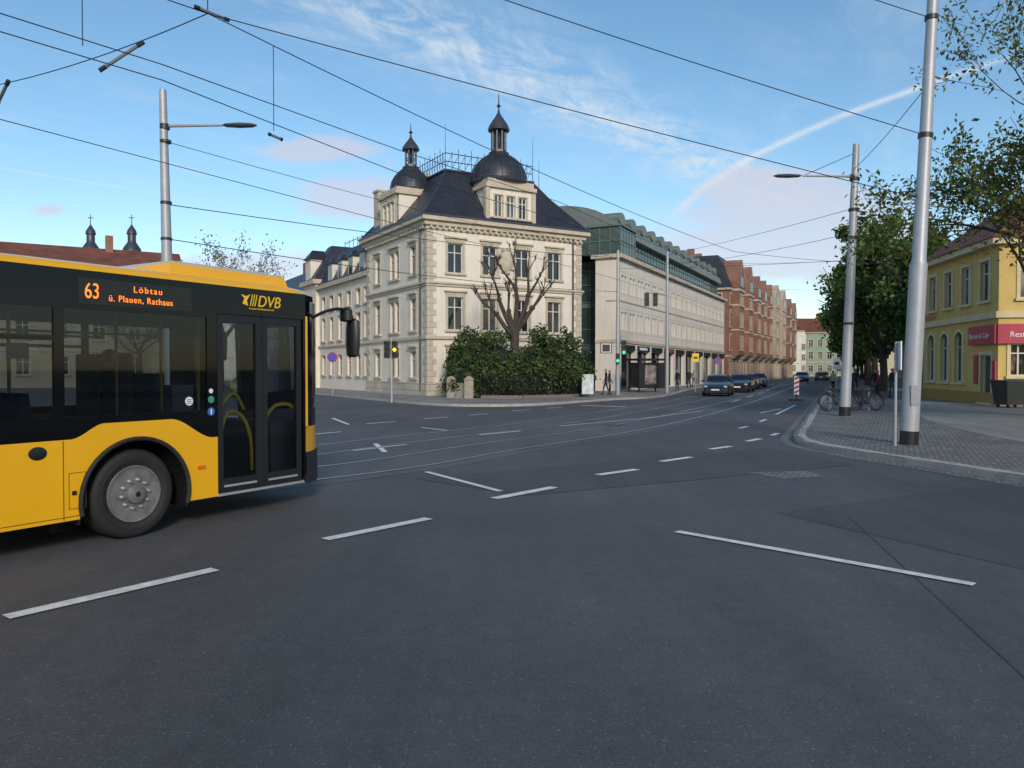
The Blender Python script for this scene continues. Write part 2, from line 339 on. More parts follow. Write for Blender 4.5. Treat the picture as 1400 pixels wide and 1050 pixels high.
# ---------------------------------------------------------------- villa
def ring(p,x0,x1,y0,y1,z0,z1,pr): p.box(x0-pr,x1+pr,y0-pr,y1+pr,z0,z1)
def onion(g,cx,cy,zb,r,zt,lr,lt,tip,n=8):
    M=Matrix.Translation((cx,cy,0)); d=g.part('dome',SLATE,True); t=g.part('dome_trim',COPPER,True)
    H=zt-zb
    t.lathe([(r+.12,zb-.25),(r+.18,zb-.12),(r+.1,zb)],24,M)
    d.lathe([(r,zb),(r*.99,zb+H*.18),(r*.93,zb+H*.4),(r*.8,zb+H*.63),(r*.6,zb+H*.83),(lr+.12,zt)],24,M)
    for k in range(16):
        a=k*math.pi/8; t.tube([(cx+q_*math.cos(a),cy+q_*math.sin(a),z_) for q_,z_ in ((r+.01,zb),(r,zb+H*.18),(r*.94,zb+H*.4),(r*.81,zb+H*.63),(r*.61,zb+H*.83),(lr+.13,zt))],.03,4)
    t.lathe([(lr+.16,zt),(lr+.2,zt+.12),(lr,zt+.16),(lr,zt+.3)],8,M)
    hh=lt-zt
    for k in range(8):
        a=k*math.pi/4; t.tube([(cx+lr*.85*math.cos(a),cy+lr*.85*math.sin(a),zt+.28),(cx+lr*.85*math.cos(a),cy+lr*.85*math.sin(a),lt)],lr*.16,6)
        t.tube([(cx+lr*.85*math.cos(a),cy+lr*.85*math.sin(a),zt+.28+hh*.3),(cx+lr*.85*math.cos(a+.785),cy+lr*.85*math.sin(a+.785),zt+.28+hh*.3)],.04,4)
    t.lathe([(lr*.25,zt+.2),(lr*.25,lt)],6,M)
    e=tip-lt
    t.lathe([(lr*1.35,lt-.05),(lr*1.4,lt+.05),(lr*1.15,lt+.14*e),(lr*.85,lt+.24*e),(lr*.45,lt+.36*e),(lr*.18,lt+.46*e),(.06,lt+.54*e),(.05,lt+.6*e),(.15,lt+.65*e),(.05,lt+.7*e),(.03,tip-.2),(.01,tip)],16,M)
V=Group('corner_villa',(-5.4,49),math.atan2(.51,.86)); W,D=12.0,10.9
rows=[(1.25,1.75),(4.35,2.15),(8.05,1.9)]
fo=[(x,1.1,z,h) for x in (2.0,4.57,7.1,9.7) for z,h in rows]
facade(V,(0,0),(1,0),(0,-1),W,.9,11.0,fo,'walls',STUC,trim=TRIM,hood=True)
lo=[(D-y,w,z,h) for y,w in ((2.2,1.05),(5.0,.75),(5.95,.75),(8.7,1.05)) for z,h in rows]
facade(V,(0,D),(0,-1),(-1,0),D,.9,11.0,lo,'walls',STUC,trim=TRIM,hood=True,tw=.1)
facade(V,(W,0),(0,1),(1,0),D,.9,11.0,[(x,1.1,z,h) for x in (2.3,5.4,8.6) for z,h in rows],'walls',STUC,trim=TRIM)
facade(V,(W,D),(-1,0),(0,1),W,.9,11.0,[(x,1.1,z,h) for x in (2,5,8) for z,h in rows],'walls',STUC)
t=V.part('stone_trim',TRIM); q=V.part('plinth',RUST)
q.box(-.12,W+.12,-.12,D+.12,0,.95)
ring(t,0,W,0,D,3.75,3.95,.14); ring(t,0,W,0,D,7.15,7.3,.10); ring(t,0,W,0,D,7.3,7.42,.18)
ring(t,0,W,0,D,10.75,11.0,.10); ring(t,0,W,0,D,11.0,11.28,.28); ring(t,0,W,0,D,11.28,11.55,.5); ring(V.part('gutter',COPPER),0,W,0,D,11.55,11.66,.55)
for i in range(28):
    x=.2+i*(W-.4)/27; t.box(x-.08,x+.08,-.26,-.1,10.80,10.99)
    y=.2+i*(D-.4)/27; t.box(-.26,-.1,y-.08,y+.08,10.80,10.99)
z=.97;k=0
while z<10.6:
    w=.62 if k%2 else .4
    t.box(-.045,w,-.045,w,z,z+.36); t.box(W-w,W+.045,-.045,w,z,z+.36); t.box(-.045,w,D-w,D+.045,z,z+.36); z+=.39;k+=1
c=V.part('cartouche',TRIM,True)
c.lathe([(.05,-.02),(.5,-.02),(.55,.08),(.42,.2),(.2,.26),(.03,.28)],14,Matrix.Translation((5.83,0,9.1))@Matrix.Rotation(math.pi/2,4,'X')@Matrix.Scale(1.35,4,(0,1,0)))
for a in range(9):
    c.lathe([(.02,0),(.16,.05),(.1,.2),(.02,.24)],8,Matrix.Translation((5.83+.62*math.cos(a*.7),0,9.1+.8*math.sin(a*.7)))@Matrix.Rotation(math.pi/2,4,'X'))
r=V.part('mansard_roof',SLATE)
r.frust((-.35,W+.35,-.35,D+.35,11.66),(1.6,W-1.6,1.6,D-1.6,14.0)); r.frust((1.6,W-1.6,1.6,D-1.6,14.0),(2.5,W-2.5,2.5,D-2.5,15.3))
V.part('roof_edge',COPPER).box(2.4,W-2.4,2.4,D-2.4,15.3,15.42)
hp=V.part('ridge_flashing',COPPER)
for sx,sy in ((0,0),(1,0),(0,1),(1,1)):
    X=lambda i:(-.35,1.6,2.5)[i] if not sx else W-(-.35,1.6,2.5)[i]
    Y=lambda i:(-.35,1.6,2.5)[i] if not sy else D-(-.35,1.6,2.5)[i]
    hp.tube([(X(0),Y(0),11.7),(X(1),Y(1),14.02),(X(2),Y(2),15.33)],.07,6)
ir=V.part('iron_cresting',BLACK)
for (x0,y0,x1,y1) in ((2.5,2.5,9.5,2.5),(2.5,2.5,2.5,8.4)):
    n=14
    for z_ in (15.95,16.5): ir.tube([(x0,y0,z_),(x1,y1,z_)],.03,4)
    for i in range(n+1):
        x=x0+(x1-x0)*i/n;y=y0+(y1-y0)*i/n; ir.tube([(x,y,15.4),(x,y,16.65 if i%2 else 16.9)],.022,4)
        if i<n:
            x2=x0+(x1-x0)*(i+1)/n;y2=y0+(y1-y0)*(i+1)/n; ir.tube([(x,y,15.5),(x2,y2,16.45)],.016,4)
for x,y,h in ((2.5,2.5,3.2),(9.5,2.5,3.2),(2.5,8.4,2.6),(11,4,2.2),(11.4,8,2)):
    ir.tube([(x,y,15),(x,y,15.3+h)],[.03,.008],5)
facade(V,(4.3,-.12),(1,0),(0,-1),3.6,11.66,13.9,[(.85,.62,12.0,1.45),(1.8,.62,12.0,1.45),(2.75,.62,12.0,1.45)],'walls',STUC,trim=TRIM,tw=.08,rev=.12)
V.part('walls',STUC).box(4.3,7.9,0.02,2.6,11.66,13.9)
t.box(4.12,8.08,-.32,2.8,13.9,14.15); t.box(4.3,7.9,-.2,2.7,14.15,14.5); t.box(4.15,4.45,-.22,.1,11.7,13.9); t.box(7.75,8.05,-.22,.1,11.7,13.9)
t.add([(4.5,-.24,14.15),(7.7,-.24,14.15),(6.1,-.24,14.95),(4.5,.6,14.15),(7.7,.6,14.15),(6.1,.6,14.95)],[(0,1,2),(3,5,4),(0,2,5,3),(1,4,5,2)])
onion(V,6.1,1.5,14.7,1.95,16.6,.55,18.3,20.9)
facade(V,(-.12,7.9),(0,-1),(-1,0),3.2,11.66,13.9,[(.9,.6,12.0,1.45),(1.65,.6,12.0,1.45),(2.4,.6,12.0,1.45)],'walls',STUC,trim=TRIM,tw=.07,rev=.12)
V.part('walls',STUC).box(0.02,2.5,4.7,7.9,11.66,13.9)
t.box(-.3,2.7,4.52,8.08,13.9,14.12); t.box(-.15,2.6,4.7,7.9,14.12,14.4)
onion(V,1.6,6.3,14.55,1.45,16.1,.45,17.5,19.4)
for x,y in ((.3,9.4),(3.2,8.6),(9.6,8)):
    V.part('chimneys',TRIM).box(x,x+.9,y,y+.9,11.7,15.0 if x<1 else 16.4); t.box(x-.08,x+.98,y-.08,y+.98,15.0 if x<1 else 16.4,15.15 if x<1 else 16.6)
V.part('downpipes',COPPER).tube([(-.12,.85,.4),(-.12,.85,11)],.06,6); V.part('downpipes',COPPER).tube([(11.25,-.12,.4),(11.25,-.12,11)],.06,6)
y0,y1=D,24.5
wr=[(1.3,1.7),(4.3,2.0),(7.0,1.2)]
facade(V,(.35,y1),(0,-1),(-1,0),y1-y0,0,9.0,[(x,1.0,z,h) for x in (1.4,3.7,6.0,8.3,10.6,12.4) for z,h in wr],'wing_walls',STUC,trim=TRIM,tw=.1)
V.part('wing_walls',STUC).box(.4,10,y1-.02,y1,0,9.0); t.box(.0,10.2,y0+.1,y1+.2,9.0,9.35); t.box(.22,1,y0+.1,y1,3.75,3.9)
r.frust((.2,10,y0+.1,y1+.1,9.35),(1.9,8.6,y0+.1,y1-1.6,12.4))
for i in range(4):
    y=y0+2.2+i*2.7; V.part('walls',STUC).box(.35,1.9,y-.6,y+.6,9.3,11.0); V.part('windows',WG).quad((.34,y-.4,9.6),(.34,y+.4,9.6),(.34,y+.4,10.7),(.34,y-.4,10.7)); r.frust((.15,2.2,y-.8,y+.8,11.0),(.5,2.2,y-.1,y+.1,11.5))
for i in range(10): ir.tube([(1.9,y0+1+i*1.1,12.4),(1.9,y0+1+i*1.1,13.2)],.025,4)
ir.tube([(1.9,y0+1,13.0),(1.9,y0+11,13.0)],.03,4)
facade(V,(0,y1+4),(0,-1),(-1,0),4,0,9.6,[(x,1.0,z,h) for x in (1,2.8) for z,h in wr],'wing_walls',STUC,trim=TRIM,tw=.1)
V.part('wing_walls',STUC).box(0.02,8,y1,y1+4,0,9.6); t.box(-.3,8,y1-.3,y1+4.3,9.6,10.0); r.frust((-.2,8,y1-.2,y1+4.2,10),(2,6,y1+1.4,y1+2.6,13.4))
V.part('walls',STUC).box(-.1,1,y1+1.2,y1+2.8,10,12); r.frust((-.3,1.4,y1+1,y1+3,12),(0.3,1.4,y1+1.9,y1+2.1,12.9))
V.done()
# generic town house ---------------------------------------------------------
def house(name,O,a,W,D,H,wm,rm,cols,rows,rh=4,roof='gable',trim=TRIM,ground=None,gables=0,ww=1.05,dormers=0,hood=False,ends=True,bays=False):
    g=Group(name,O,math.atan2(a[1],a[0])); sx=W/cols
    ops=[(sx*(i+.5),ww,z,h) for i in range(cols) for z,h in rows]
    if ground: ops+=[(sx*(i+.5),sx*.68,.35,2.6,'p') for i in range(cols)]
    facade(g,(0,0),(1,0),(0,-1),W,0,H,ops,'walls',wm,trim=trim,hood=hood)
    nd=max(2,int(D/3)); so=[(D/nd*(i+.5),ww,z,h) for i in range(nd) for z,h in rows] if ends else []
    facade(g,(W,0),(0,1),(1,0),D,0,H,so,'walls',wm,trim=trim); facade(g,(0,D),(0,-1),(-1,0),D,0,H,so,'walls',wm,trim=trim)
    g.part('walls',wm).quad((W,D,0),(0,D,0),(0,D,H),(W,D,H))
    t=g.part('trim',trim); t.box(-.25,W+.25,-.3,D+.25,H,H+.3); t.box(-.06,W+.06,-.1,D+.06,3.45,3.7); t.box(-.04,W+.04,-.06,D+.04,0,.5)
    r=g.part('roof',rm); z=H+.3
    if roof=='gable':
        r.add([(-.3,-.4,z),(W+.3,-.4,z),(W+.3,D+.4,z),(-.3,D+.4,z),(-.3,D/2,z+rh),(W+.3,D/2,z+rh)],[(0,1,5,4),(2,3,4,5),(0,4,3),(1,2,5)])
    else:
        r.frust((-.3,W+.3,-.3,D+.3,z),(1.8,W-1.8,1.8,D-1.8,z+rh))
    for i in range(gables):
        c=W*(i+.5)/gables; w=W/gables*.28; f=-1.02 if bays else -.12
        g.part('walls',wm).add([(c-w,f,H+.3),(c+w,f,H+.3),(c+w,f,H+1.8),(c,f,H+rh*.95),(c-w,f,H+1.8),(c-w,2.5,H+.3),(c+w,2.5,H+.3),(c+w,2.5,H+1.8),(c,2.5,H+rh*.95),(c-w,2.5,H+1.8)],[(0,1,2,3,4),(1,6,7,2),(0,4,9,5),(2,7,8,3),(3,8,9,4)])
        t.add([(c-w-.1,f-.06,H+1.8),(c,f-.06,H+rh*.95+.1),(c,f-.06,H+rh*.95-.25),(c-w-.1,f-.06,H+1.5)],[(0,1,2,3)]); t.add([(c+w+.1,f-.06,H+1.8),(c,f-.06,H+rh*.95+.1),(c,f-.06,H+rh*.95-.25),(c+w+.1,f-.06,H+1.5)],[(3,2,1,0)])
        for dx in (-.6,.6): g.part('windows',WG).quad((c+dx-.35,f-.02,H+.7),(c+dx+.35,f-.02,H+.7),(c+dx+.35,f-.02,H+2.0),(c+dx-.35,f-.02,H+2.0))
        if bays:
            facade(g,(c-w,-1.0),(1,0),(0,-1),2*w,3.8,H+.3,[(w-.85,.95,zz,hh) for zz,hh in rows if zz>3.8]+[(w+.85,.95,zz,hh) for zz,hh in rows if zz>3.8],'walls',wm,trim=trim)
            for xx,nn in ((c-w,(-1,0)),(c+w,(1,0))): g.part('walls',wm).quad((xx,-1.0,3.8),(xx,0,3.8),(xx,0,H+.3),(xx,-1.0,H+.3))
            t.frust((c-w+.6,c+w-.6,-.3,0,3.2),(c-w,c+w,-1.02,0,3.8)); t.box(c-w-.1,c+w+.1,-1.12,.0,H+.0,H+.25)
            for zz in (7.0,10.3): t.box(c-w-.03,c+w+.03,-1.06,0,zz,zz+.2)
    for i in range(dormers):
        c=W*(i+.5)/dormers; g.part('dormers',trim).box(c-.65,c+.65,.3,2.4,z+.1,z+1.7); g.part('windows',WG).quad((c-.45,.28,z+.5),(c+.45,.28,z+.5),(c+.45,.28,z+1.5),(c-.45,.28,z+1.5)); r.frust((c-.85,c+.85,.1,2.6,z+1.7),(c-.3,c+.3,.5,2.6,z+2.2))
    ch=g.part('chimneys',BRICK)
    for i in range(3):
        x=W*(.2+.3*i); ch.box(x,x+.7,D*.45,D*.45+.9,z+rh*.5,z+rh+1.3)
    return g
CREAM=mat('ochre_stucco',(.47,.40,.29),.9,dirt=.3); PALE=mat('pale_stucco',(.60,.565,.50),.9,dirt=.3); GREENS=mat('green_stucco',(.30,.38,.26),.9,dirt=.2); TAN=mat('tan_stucco',(.44,.36,.27),.9,dirt=.3)
g=house('town_house',(-20.5,75.2),(.86,.51),11,15,8.6,PALE,SLATE,4,[(1.3,1.7),(4.4,1.8)],3,'mansard'); g.done()
# ---------------------------------------------------------------- modern office block
B=Group('modern_office_building',(8.3,60),math.atan2(.898,.44)); Wm=43
ops=[]
for i in range(19):
    x=1.5+i*2.22
    for z,h in ((5.0,1.35),(7.9,1.35)): ops.append((x-.42,.6,z,h,'p')); ops.append((x+.42,.6,z,h,'p'))
for i in range(10): ops.append((2.4+i*4.3,3.3,.2,3.1,'p'))
facade(B,(0,0),(1,0),(0,-1),Wm,0,10.5,ops,'walls',MODW,rev=.3,fm=FRAMEG,fw=.04)
facade(B,(0,1.9),(0,-1),(-1,0),1.9,0,10.5,[],'walls',MODW)
facade(B,(Wm,0),(0,1),(1,0),14,0,10.5,[(2+i*2.4,.9,z,1.4) for i in range(5) for z in (5,7.9)],'walls',MODW)
B.part('walls',MODW).quad((Wm,14,0),(4,14,0),(4,14,10.5),(Wm,14,10.5))
st=B.part('string_courses',TRIM); st.box(-.08,Wm+.08,-.1,1.9,3.9,4.15); st.box(-.06,Wm,-.06,1,7.15,7.25); st.box(-.25,Wm+.3,-.35,2.2,10.5,10.8)
jt=B.part('panel_joints',mat('joint_grey',(.25,.23,.20),.9))
for i in range(20): jt.box(.38+i*2.22,.40+i*2.22,-.004,.01,4.2,10.45)
for z_ in (4.75,6.6,7.75,9.5): jt.box(0,Wm,-.003,.01,z_,z_+.02)
gl=B.part('green_glazing',GREENG); gf=B.part('green_frames',GREENF)
gl.box(1.6,8,1.92,9,0,10.2)
for i in range(8):
    y=1.95+i*.95; gf.box(1.52,1.6,y-.04,y+.04,0,10.2)
for z_ in (0,1.1,3.4,3.8,5.0,6.8,7.2,8.6,10.2): gf.box(1.5,1.6,1.9,9,z_,z_+(.35 if z_ in (3.4,6.8,10.2) else .08))
B.part('walls',MODW).box(4,4.1,9,14,0,10.5)
gl.box(.5,Wm-.5,.9,13,10.8,12.7)
for i in range(44):
    x=.5+i*(Wm-1)/43; gf.box(x-.05,x+.05,.84,.9,10.8,12.7)
for z_ in (10.8,11.5,12.1,12.62): gf.box(.44,Wm-.5,.82,.88,z_,z_+.08)
for i in range(7): gf.box(.42,.5,.9+i*1.9,1.0+i*1.9,10.8,12.7)
gl.box(-.15,3.6,-.2,3.2,10.82,12.9)
for i in range(6): gf.box(-.15+i*.75-.04,-.15+i*.75+.04,-.26,-.2,10.8,12.95)
for i in range(5): gf.box(-.21,-.15,-.2+i*.85-.04,-.2+i*.85+.04,10.8,12.95)
gf.box(-.3,3.8,-.35,3.3,12.95,13.1); gf.box(-.22,3.66,-.27,3.25,11.8,11.88)
zr=B.part('curved_zinc_roof',ZINC,True); pr=[(.35,12.7)]+[(.35+5.2*(1-math.cos(t)),12.75+2.2*math.sin(t)) for t in [i*math.pi/2/8 for i in range(9)]]+[(13.8,15.0),(13.8,12.6)]
vs=[(0,y,z) for y,z in pr]+[(Wm,y,z) for y,z in pr]; n=len(pr)
zr.add(vs,[tuple(range(n))[::-1],tuple(range(n,2*n))]+[(i,i+n,(i+1)%n+n,(i+1)%n) for i in range(n)])
for i in range(13):
    x=2.4+i*3.1; gf.box(x-.75,x+.75,.6,2.6,13.0,14.35); gl.quad((x-.62,.59,13.15),(x+.62,.59,13.15),(x+.62,.59,14.2),(x-.62,.59,14.2)); zr.lathe([(.85,0),(.85,2.4)],16,Matrix.Translation((x,.5,14.0))@Matrix.Rotation(-math.pi/2,4,'X')@Matrix.Scale(.55,4,(0,1,0)))
for i in range(70): B.part('roof_seams',ZINC).tube([(i*.62,y,z+.015) for y,z in pr[1:10]],.02,4)
aw=B.part('shop_fascia',DARK)
for i in range(10): aw.box(.7+i*4.3,4.1+i*4.3,-.12,-.02,3.32,3.75)
B.part('shop_letters',mat('fascia_white',(.7,.7,.68),.5)).box(5.4,7.6,-.14,-.122,3.42,3.64); B.part('shop_letters_red',mat('fascia_red',(.45,.04,.04),.5)).box(13.6,16.6,-.14,-.122,3.4,3.68)
B.done()
# ---------------------------------------------------------------- brick houses etc.
u=(.44,.898)
def at(O,t,a=u): return (O[0]+a[0]*t,O[1]+a[1]*t)
BR=[(4.4,1.8),(7.5,1.8),(10.4,1.4)]
O=at((8.3,60),46)
house('brick_house',O,u,16,12,12.3,BRICK,SLATE,6,BR,4.6,'mansard',gables=2,ground=True,hood=True,bays=True).done()
house('brick_house',at(O,16.5),u,20,12,12.2,BRICK,REDTILE,7,BR,4.2,'gable',gables=3,ground=True,hood=True,bays=True).done()
house('sandstone_house',at(O,37),u,20,12,12.8,TAN,SLATE,7,BR,4.4,'mansard',gables=2,ground=True,bays=True).done()
house('brick_house',at(O,58),(.42,.907),22,12,12.3,BRICK,REDTILE,7,BR,4.2,'gable',gables=2,ground=True,bays=True).done()
house('green_house',(75,196),(.86,-.35),11,10,11,GREENS,REDTILE,5,[(1.2,1.6),(4.4,1.8),(7.5,1.8)],3.5).done()
house('white_house',(70,226),(.9,.1),30,12,13,PALE,REDTILE,10,[(1.3,1.7),(4.4,1.8),(7.5,1.8)],4).done()
house('white_house',(105,235),(.95,-.2),26,12,12,CREAM,REDTILE,8,[(1.3,1.7),(4.4,1.8),(7.5,1.8)],4).done()
v=(-.395,-.918)
house('town_house',(62,118),v,22,12,12,CREAM,REDTILE,7,BR,4,dormers=3).done()
house('town_house',(52,93),v,20,12,11.5,PALE,REDTILE,6,BR[:2]+[(1.2,1.7)],4,dormers=3).done()
house('town_house',(43,71),v,17,12,9,CREAM,REDTILE,5,[(1.2,1.7),(4.6,1.7)],4).done()
house('town_house',(80,160),v,36,12,12.5,TAN,SLATE,10,BR,4).done()
house('red_roof_building',(-62,60),(.86,.51),34,14,9.6,CREAM,REDTILE,11,[(1.3,1.7),(4.6,1.8)],4.4).done()
house('town_house',(-62,112),(.95,.3),26,12,9,PALE,SLATE,8,[(1.3,1.7),(5,1.8)],3).done()
house('town_house',(40,-48),(-1,0),26,12,11,PALE,REDTILE,8,BR[:2]+[(1.2,1.7)],4).done()
house('town_house',(8,-50),(-1,0),26,12,12.5,CREAM,SLATE,8,BR[:2]+[(1.2,1.7)],4).done()
house('town_house',(44,-10),(-.1,-.995),24,12,11,CREAM,REDTILE,8,BR[:2]+[(1.2,1.7)],4).done()
g=Group('twin_tower_church',(-78,150)); st=g.part('towers',mat('dark_sandstone',(.13,.115,.10),.95,var=.3))
for x in (-4,4.0):
    st.box(x-1.7,x+1.7,-1.7,1.7,0,22.5); st.box(x-1.95,x+1.95,-1.95,1.95,22.5,23)
    g.part('belfry_openings',BLACK).quad((x-.6,-1.73,19),(x+.6,-1.73,19),(x+.6,-1.73,21.8),(x-.6,-1.73,21.8))
    M=Matrix.Translation((x,0,0)); g.part('domes',COPPER,True).lathe([(1.8,23),(1.9,24),(1.6,25.3),(1.0,26.2),(.75,26.6),(.75,28.0),(.95,28.1),(.8,28.8),(.3,29.6),(.08,30),(.06,31.9)],16,M)
    g.part('domes',COPPER).box(x-.5,x+.5,-.05,.05,31.2,31.35)
st.box(-4,4,0,24,0,15); g.part('roof',SLATE).frust((-5,5,-.5,24.5,15),(-.2,.2,-.5,24.5,21)); g.done()
# ---------------------------------------------------------------- yellow building on the right
a=(-.16,-.987); Y=Group('yellow_building',(24.1,45),math.atan2(a[1],a[0])); SIGNR=mat('sign_red',(.42,.03,.06),.5); YT=mat('pale_yellow_trim',(.62,.52,.32),.9)
Wy,Dy=9.4,13
ops=[(1.2,1.05,1.15,2.6,'ca'),(3.1,1.05,1.15,2.6,'ca'),(5.0,1.05,1.15,2.6,'ca'),(8.2,1.15,.2,2.3,'p')]+[(x,1.0,5.1,1.9) for x in (1.4,3.6,5.8,8.0)]
facade(Y,(0,0),(1,0),(0,-1),Wy,.0,7.6,ops,'walls',YSTUC,trim=YT)
facade(Y,(Wy,0),(0,1),(1,0),Dy,0,7.6,[(.9,.75,1.5,1.5),(3.4,1.1,1.4,1.8),(6.4,1.1,1.4,1.8),(9.6,1.1,1.4,1.8)]+[(x,1.0,5.1,1.9) for x in (1.4,4.2,7,9.8)],'walls',YSTUC,trim=YT)
facade(Y,(0,Dy),(0,-1),(-1,0),Dy,0,7.6,[(x,1.0,5.1,1.9) for x in (2,5,8)],'walls',YSTUC,trim=YT)
Y.part('walls',YSTUC).quad((Wy,Dy,0),(0,Dy,0),(0,Dy,7.6),(Wy,Dy,7.6))
y_=Y.part('trim',YT); y_.box(-.12,Wy+.12,-.15,Dy,4.2,4.5); y_.box(-.3,Wy+.3,-.4,Dy+.3,7.6,7.9); Y.part('plinth',mat('ochre_plinth',(.35,.22,.06),.9)).box(-.05,Wy+.05,-.07,Dy,0,.7)
Y.part('roof',REDTILE).add([(-.4,-.5,7.9),(Wy+.4,-.5,7.9),(Wy+.4,Dy+.5,7.9),(-.4,Dy+.5,7.9),(2.5,4,11.2),(Wy-2.5,4,11.2),(Wy-2.5,Dy-4,11.2),(2.5,Dy-4,11.2)],[(0,1,5,4),(1,2,6,5),(2,3,7,6),(3,0,4,7),(4,5,6,7)])
s=Y.part('shop_sign',SIGNR); s.box(6.6,Wy+.1,-.2,-.08,3.0,3.9); s.box(Wy+.08,Wy+.2,-.1,4.6,3.0,3.9); s.box(7.0,7.45,-.1,-.02,1.1,2.5); s.box(9.0,9.35,-.1,-.02,.9,2.2)
def text(body,size,m,M,shear=0,ext=.002,name='lettering',sp=1):
    c=bpy.data.curves.new(name,'FONT'); c.body=body; c.size=size; c.shear=shear; c.extrude=ext; c.space_character=sp; c.materials.append(m)
    o=bpy.data.objects.new(name,c); o.matrix_local=M; return o
WHITE=mat('white_enamel',(.78,.78,.76),.4,var=.04)
RX=Matrix.Rotation(math.pi/2,4,'X')
Y.extra.append(text('Blumen & Cafe',.36,WHITE,Matrix.Translation((6.75,-.215,3.3))@RX))
Y.extra.append(text('Restaurant',.36,WHITE,Matrix.Translation((Wy+.215,.4,3.3))@Matrix.Rotation(math.pi/2,4,'Z')@RX))
Y.extra.append(text('Reparatur',.5,SIGNR,Matrix.Translation((.3,-.16,4.6))@RX))
Y.done()
g=Group('waste_container',(22.0,33.8),.1); b=g.part('body',mat('bin_dark',(.03,.035,.03),.5)); b.frust((-.5,.5,-.4,.4,.25),(-.62,.62,-.5,.5,1.25)); b.box(-.66,.66,-.54,.54,1.25,1.33)
for x in (-.4,.4):
    for y in (-.3,.3): g.part('wheels',BLACK).tube([(x-.03,y,.2),(x+.03,y,.2)],.08,10)
g.done()
